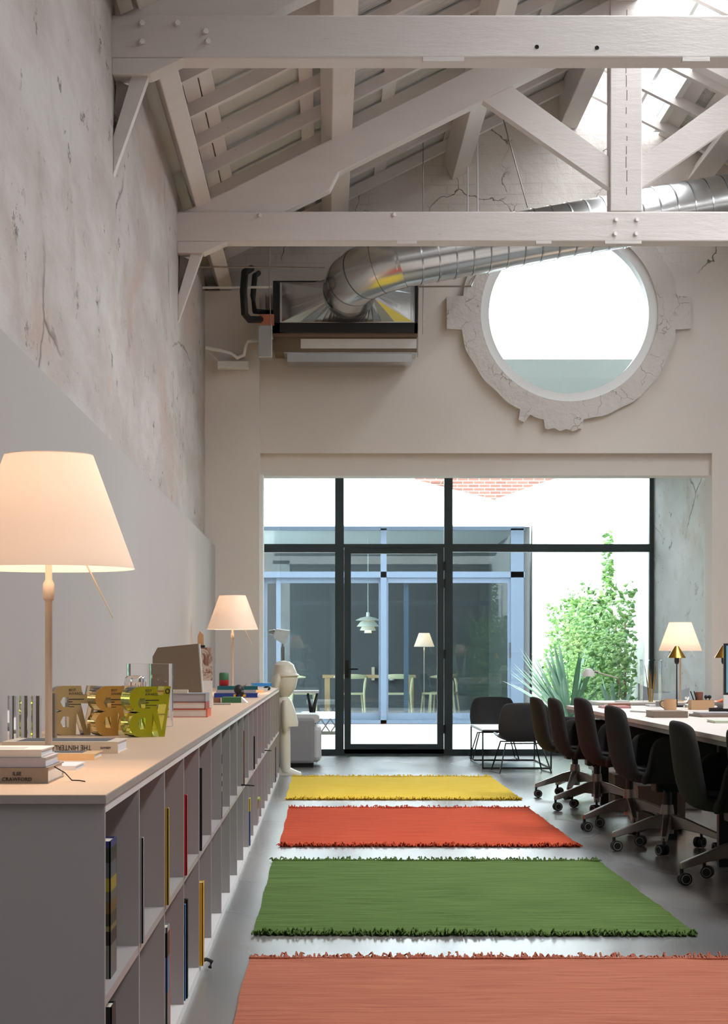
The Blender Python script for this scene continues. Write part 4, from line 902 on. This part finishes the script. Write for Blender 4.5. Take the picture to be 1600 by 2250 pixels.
c = thing('pen_tray', 'tan box holding pens and cups on the desk', 'organiser', (2.64, 14.1, ZD)); MB().holed([(-.08, 0), (.08, 0), (.08, .13), (-.08, .13)], [[(-.076, .004), (.076, .004), (.076, .126), (-.076, .126)]], 0, .068).build('box_body', 'kraft_card', c, rot=(PI/2, 0, 0), loc=(0, .065, 0))
for o in [o for o in c.children]: o.rotation_euler = (PI/2, 0, 0); o.location = (0, .0, 0)
o = c.children[0]; bpy.data.objects.remove(o)
mb = MB().box(-.08, .08, -.065, -.061, 0, .068).box(-.08, .08, .061, .065, 0, .068).box(-.08, -.076, -.061, .061, 0, .068).box(.076, .08, -.061, .061, 0, .068).box(-.076, .076, -.061, .061, 0, .003)
mb.build('box_body', 'kraft_card', c)
ob('glass_cup', MB().lathe([(.0001, 0), (.025, 0), (.028, .12), (.025, .12), (.0001, .006)], n=24), 'c_brown', 'brown cup standing inside the tan pen box', 'cup', (2.63, 14.12, ZD+.004))
for i, (dx, l) in enumerate(((-.05, -.045), (-.035, -.035))): ob('pencil', MB().tube([(0, 0, 0), (l, 0, .125)], .004, 8), 'c_black', ('dark' if i else 'slanting dark')+' pencil sticking out of the tan pen box'+(' beside the brown cup' if i else ''), 'pencil', (2.64+dx+.02, 14.1, ZD+.005))
for i, dx in enumerate((.035, .06)): ob('brush', MB().tube([(0, 0, 0), (0, 0, .075)], .003, 8).ball((0, 0, .085), .014), 'c_black', 'round black brush in the pen box, %s' % ('nearer the brown cup' if i == 0 else 'at its outer end'), 'brush', (2.64+dx, 14.1, ZD+.005))
c = thing('hourglass', 'small glass hourglass on the desk before the brass lamp', 'hourglass', (2.66, 14.75, ZD))
MB().lathe([(.0001, .0), (.018, .002), (.02, .02), (.004, .04), (.02, .06), (.018, .078), (.0001, .08)], n=20).build('glass_body', 'clear_acrylic', c); MB().lathe([(.0001, .0), (.024, .0), (.024, .004), (.0001, .005)], n=20).build('foot', 'c_brown', c)
c = thing('fruit_bowl', 'shallow grey bowl on the desk near the wall corner', 'bowl', (2.93, 14.7, ZD)); MB().lathe([(.0001, 0), (.05, 0), (.09, .04), (.086, .04), (.048, .006), (.0001, .006)], n=28).build('bowl_body', 'c_grey', c)
for i, (x, y, rz, lb) in enumerate(((-.03, 0, .4, 'carrot at the side of the grey bowl'), (.0, .01, .1, 'carrot in the middle of the grey bowl'), (.03, -.01, -.5, 'carrot leaning over the grey bowl rim'))):
    ob('carrot', MB().tube([(-.045, 0, 0), (.0, 0, .014), (.04, 0, .03)], [.006, .014, .013], 10), 'c_carrot', lb, 'carrot', (2.93+x, 14.7+y, ZD+.035), rz)
ob('glasses_case', MB().prism(rrect(.2, .07, .03), 0, .028, 'xy'), 'c_black', 'black soft case lying on the desk beside the monitor', 'case', (2.68, 13.5, ZD), bevel=.008)
c = thing('computer', 'desktop computer with blue-grey screen at the desk, cut by the picture edge', 'computer', (2.91, 13.2, ZD))
MB().box(-.29, .29, -.012, .012, .12, .46).build('bezel', 'black_metal', c, bevel=.003); MB().box(-.275, .275, -.0135, -.0122, .135, .445).build('display', 'screen', c); MB().box(-.29, .29, -.013, .013, .03, .12).build('chin', 'white_plastic', c)
MB().box(-.1, .1, -.07, .1, 0, .008).box(-.08, .08, .03, .04, 0, .2).build('stand', 'cast_aluminium', c)
def brass(label, x, y):
    c = thing('desk_lamp', label, 'lamp', (x, y, ZD), 0, 'small brass lamps on the desk')
    MB().lathe([(.068, .365), (.014, .452), (.0001, .453)], n=40).build('lamp_shade', 'brass', c); MB().lathe([(.067, .3645), (.0135, .45)], n=40).build('shade_lining', 'brass', c)
    MB().lathe([(.0001, .32), (.012, .32), (.018, .335), (.018, .37), (.0001, .37)], n=20).build('socket', 'black_metal', c)
    MB().lathe([(.0001, 0), (.05, 0), (.05, .012), (.006, .014), (.0045, .32), (.0001, .32)], n=28).build('stem', 'black_metal', c)
brass('small brass cone lamp on a thin black stem in front of the glowing shade', 2.6, 14.85)
brass('second small brass cone lamp, beside the computer screen', 2.85, 14.35)
# low sideboard behind the desk, with lamp etc.
c = thing('sideboard', 'low white sideboard in front of the niche, mostly behind the desk', 'sideboard', (2.5, 18.2, 0))
MB().box(0, 1.2, 0, .9, .05, .68).build('cabinet_body', 'cabinet_white', c); MB().box(-.01, 1.21, -.01, .91, .68, .70).build('top_panel', 'desk_top', c)
for k in range(3): MB().box(.005+.4*k, .395+.4*k, -.018, -.001, .06, .675).build('door', 'cabinet_white', c)
MB().box(.03, 1.17, .03, .87, 0, .05).build('plinth', 'black_metal', c)
c = thing('desk_lamp', 'white jointed desk lamp reaching over in front of the spiky plant', 'lamp', (2.72, 18.4, .70))
MB().lathe([(.0001, 0), (.07, 0), (.07, .015), (.0001, .02)], n=28).build('base', 'white_plastic', c)
MB().tube([(0, 0, .02), (-.035, 0, .22)], .006, 8).tube([(-.035, 0, .22), (-.26, 0, .28)], .006, 8).build('arm', 'cast_aluminium', c)
MB().tube([(-.25, 0, .28), (-.22, 0, .275)], .014, 10).build('joint', 'cast_aluminium', c)
MB().lathe([(.012, .075), (.035, .07), (.055, .03), (.06, 0), (.057, 0), (.05, .03), (.03, .062)], n=28).build('lamp_shade', 'white_plastic', c, loc=(-.31, 0, .235))
c = thing('display_stand', 'clear acrylic display stand on the sideboard beside the window post', 'stand', (3.0, 18.5, .70))
MB().box(-.09, .09, -.09, .09, .38, .39).build('top_plate', 'clear_acrylic', c)
for x in (-.088, .083): MB().box(x, x+.005, -.088, .088, 0, .38).build('side_plate', 'clear_acrylic', c)
mb = MB(); rnd = random.Random(4)
for k in range(16): a = rnd.uniform(-.06, .06); mb.tube([(a*.3, 0, .0), (a*.6, rnd.uniform(-.04, .04), .15), (a, rnd.uniform(-.05, .05), rnd.uniform(.25, .36))], [.004, .003, .0015], 5)
ob('dried_branches', mb, 'dry_leaf', 'bundle of dried tan twigs inside the clear display stand', 'dried plant', (3.0, 18.5, .70))
# niche bench with cushions
c = thing('window_bench', 'white bench along the weathered niche wall', 'bench', (3.15, 20.0, 0)); MB().box(0, .56, 0, 2.4, .1, .42).build('bench_body', 'white_paint', c, bevel=.01); MB().box(.05, .5, .1, 2.3, 0, .1).build('plinth', 'black_metal', c)
def cushion(label, loc, rot, m):
    rows = []; n = 12
    for i in range(n+1):
        u = -1+2*i/n; rows.append([(.2*u*(1-.12*(1-v_*v_)), .19*v_*(1-.12*(1-u*u)), .075*((1-u**2)*(1-v_**2))**.45) for v_ in [-1+2*j/n for j in range(n+1)]])
    rows2 = [[(a, b, -c_) for a, b, c_ in r_] for r_ in rows]
    o = MB().grid(rows).grid(rows2).build('cushion', m, loc=loc, rot=rot); tag(o, label, 'cushion', 'cushions on the niche bench')
cushion('grey-blue cushion leaning on the niche bench nearer the glass', (3.38, 20.75, .62), (rd(78), rd(14), rd(18)), 'cushion_grey')
cushion('pale cushion leaning on the niche bench beside the brass lamp', (3.5, 20.25, .6), (rd(72), rd(-8), rd(-12)), 'pale_blue_fabric')

# ================================================================ AIR HANDLING
ac = thing('air_unit', 'ceiling-hung air handling unit with galvanised hood in the wall corner', 'air conditioner', (.19, 18.72, 3.9)); W = (.19, 18.72, 3.9)
X0, X1 = -.498, .86
MB().box(X0, X0+.065, 18.71, 18.78, 4.15, 4.63).box(X1-.035, X1, 18.71, 18.78, 4.15, 4.63).box(X0, X1, 18.71, 18.78, 4.15, 4.235).box(X0+.065, X1-.035, 18.71, 18.78, 4.61, 4.63).build('front_frame', 'black_metal', ac, world=W)
MB().box(X0, X1, 18.78, 19.28, 4.13, 4.63).build('casing', 'taupe_board', ac, world=W)
MB().box(X0+.01, X1-.005, 18.86, 19.28, 3.99, 4.13).build('lower_casing', 'c_khaki', ac, world=W)
MB().box(-.24, X1-.01, 18.855, 18.86, 4.02, 4.11).build('access_panel', 'white_plastic', ac, world=W)
MB().box(X0+.1, X1-.01, 18.88, 19.26, 3.98, 3.99).box(X0+.13, X1-.05, 18.9, 19.25, 3.9, 3.98).build('return_grille', 'galvanised_steel', ac, world=W)
# hood: rectangle to circle
nr = 48; cxh, czh, rh = .215, 4.485, .245
rect = []; circ2 = []
hx0, hx1, hz0, hz1 = X0+.065, X1-.035, 4.235, 4.61
for i in range(nr):
    a = 2*PI*i/nr; dx, dz = math.cos(a), math.sin(a); q = min(((hx1 if dx > 0 else hx0)-(hx0+hx1)/2)/dx if abs(dx) > 1e-6 else 9, ((hz1 if dz > 0 else hz0)-(hz0+hz1)/2)/dz if abs(dz) > 1e-6 else 9)
    rect.append(((hx0+hx1)/2+dx*q, 18.7, (hz0+hz1)/2+dz*q)); circ2.append((cxh+rh*dx, 18.5, czh+rh*dz))
# snap nearest samples to the corners
for cxr, czr in ((hx0, hz0), (hx0, hz1), (hx1, hz0), (hx1, hz1)):
    k = min(range(nr), key=lambda i: (rect[i][0]-cxr)**2+(rect[i][2]-czr)**2); rect[k] = (cxr, 18.7, czr)
MB().grid([rect, circ2], False, True).build('hood', 'galvanised_steel', ac, world=W)
MB().box(hx0, hx1, 18.69, 18.715, hz0-.0, hz0+.02).box(hx0, hx1, 18.69, 18.715, hz1-.02, hz1).box(hx0, hx0+.02, 18.69, 18.715, hz0+.02, hz1-.02).box(hx1-.02, hx1, 18.69, 18.715, hz0+.02, hz1-.02).build('hood_flange', 'galvanised_steel', ac, world=W)
# duct
dc = thing('ventilation_duct', 'large galvanised spiral duct with elbow rising past the round window', 'duct', (.215, 18.5, 4.485)); W = (.215, 18.5, 4.485)
def arc(a, b, c_, n):
    out = []
    for i in range(n+1):
        u = i/n; out.append((1-u)**2*Vector(a)+2*u*(1-u)*Vector(b)+u*u*Vector(c_))
    return out
A0, A1 = Vector((.215, 18.5, 4.485)), Vector((.215, 18.36, 4.49)); S0, S1 = Vector((.66, 17.9, 4.655)), Vector((5.2, 17.9, 5.48))
MB().tube([A0, A1], rh, 40, caps=False).build('neck', 'galvanised_steel', dc, world=W)
bend = arc(A1, (.215, 17.9, 4.55), S0, 4)
mb = MB(); 
for i in range(4):
    mb.tube([bend[i], bend[i+1]], rh, 40, caps=False)
# mitred gores share their rings
mb = MB().tube(bend, rh, 40, caps=False); mb.sm = [False]*len(mb.sm); mb.sm = [True]*len(mb.sm)
mb.build('elbow', 'galvanised_steel', dc, world=W)
for i, q in enumerate([A1]+bend[1:]):
    d = (bend[min(i+1, 4)]-bend[max(i-1, 0)]).normalized(); MB().tube([q-d*.006, q+d*.006], rh+.006, 40, caps=False).build('seam', 'galvanised_steel', dc, world=W)
MB().tube([S0-(S1-S0).normalized()*.06, S1], rh-.004, 40, caps=False).build('duct_run', 'galvanised_steel', dc, world=W)
D = (S1-S0); nS = 30
tl = Vector((.16, 0, -.03))
for i in range(1, nS):
    q = S0+D*(i/nS); d = (D.normalized()+Vector((0, .12, 0))).normalized(); MB().tube([q-d*.007, q+d*.007], rh+.004, 40, caps=False).build('seam', 'galvanised_steel', dc, world=W)
def rod(pts, r, m, label, name='hanger_rod', cat='rod', group=None):
    base = pts[0]; o = MB().tube(pts, r, 8).build(name, m, world=base, loc=base); tag(o, label, cat, group)
A = lambda px, py, s=238: tuple(at(px, py, s))
rod([A(1103, 250), A(1160, 457)], .006, 'cast_aluminium', 'slanting steel hanger rod holding up the spiral duct')
rod([A(1028, 355, 231), A(1028, 500, 231)], .008, 'white_paint', 'white conduit running down the gable brick, shorter one', 'conduit', 'pipe')
rod([A(1043, 292, 231), A(1049, 300, 231), A(1050, 500, 231)], .008, 'white_paint', 'white conduit running down the gable brick, taller one', 'conduit', 'pipe')
rod([A(433, 586, 246), A(715, 589, 246)], .008, 'cast_aluminium', 'thin horizontal rail above the air unit')
rod([A(445, 632, 237), A(598, 631, 237)], .012, 'white_plastic', 'white horizontal pipe behind the black insulated hoses', 'pipe', 'pipe')
rod([A(918, 630, 236), A(1035, 629, 236), A(1047, 600, 229)], .008, 'cast_aluminium', 'steel bracket rail between air unit and round window')
rod([A(930, 300, 240), A(930, 735, 240)], .004, 'cast_aluminium', 'thin threaded rod at the window side of the air unit')
rod([A(920, 600, 236), A(918, 785, 236)], .004, 'cast_aluminium', 'second thin threaded rod touching the air unit corner')
rod([A(592, 480, 238), A(592, 620, 238), A(596, 740, 238)], .004, 'cast_aluminium', 'thin threaded rod by the red pipe fitting')
rod([A(552, 590, 229), A(538, 598, 238), A(535, 640, 240), A(538, 690, 240), A(548, 702, 239), A(602, 702, 233)], .034, 'black_rubber', 'outer thick black insulated hose beside the air unit', 'insulated_hose', 'hose')
rod([A(568, 600, 229), A(560, 606, 236), A(556, 650, 237), A(560, 684, 237), A(604, 688, 232)], .026, 'black_rubber', 'inner thick black insulated hose beside the air unit', 'insulated_hose', 'hose')
rod([A(600, 742, 234), A(580, 746, 234), A(545, 750, 234), A(540, 762, 234), A(536, 780, 234), A(522, 786, 234), A(508, 776, 234), A(485, 770, 234), A(452, 764, 234)], .017, 'white_plastic', 'white bent condensate drain pipe below the hoses', 'drain_pipe', 'pipe')
rod([A(453, 768, 233), A(478, 792, 233)], .006, 'white_plastic', 'thin white tube leading to the small drain box', 'drain_tube', 'pipe')
def pbox(name, px0, py0, px1, py1, s, d, m, label, cat, bevel=.003):
    a, b = at(px0, py1, s), at(px1, py0, s); o = MB().box(0, b.x-a.x, 0, d, 0, b.z-a.z).build(name, m, loc=a, bevel=bevel); tag(o, label, cat)
pbox('drain_box', 478, 793, 546, 808, 233, .14, 'white_plastic', 'small white drain box on the pier under the bent pipe', 'box')
pbox('pipe_fitting', 569, 690, 602, 712, 236.5, .16, 'brick_red', 'red pipe fitting between hoses and air unit', 'fitting')
pbox('junction_cover', 563, 640, 584, 688, 230.5, .22, 'white_plastic', 'white cover plate beside the inner black hose', 'cover')
pbox('duct_box', 568, 712, 598, 785, 236, .2, 'galvanised_steel', 'galvanised side box between pier and air unit', 'duct box')
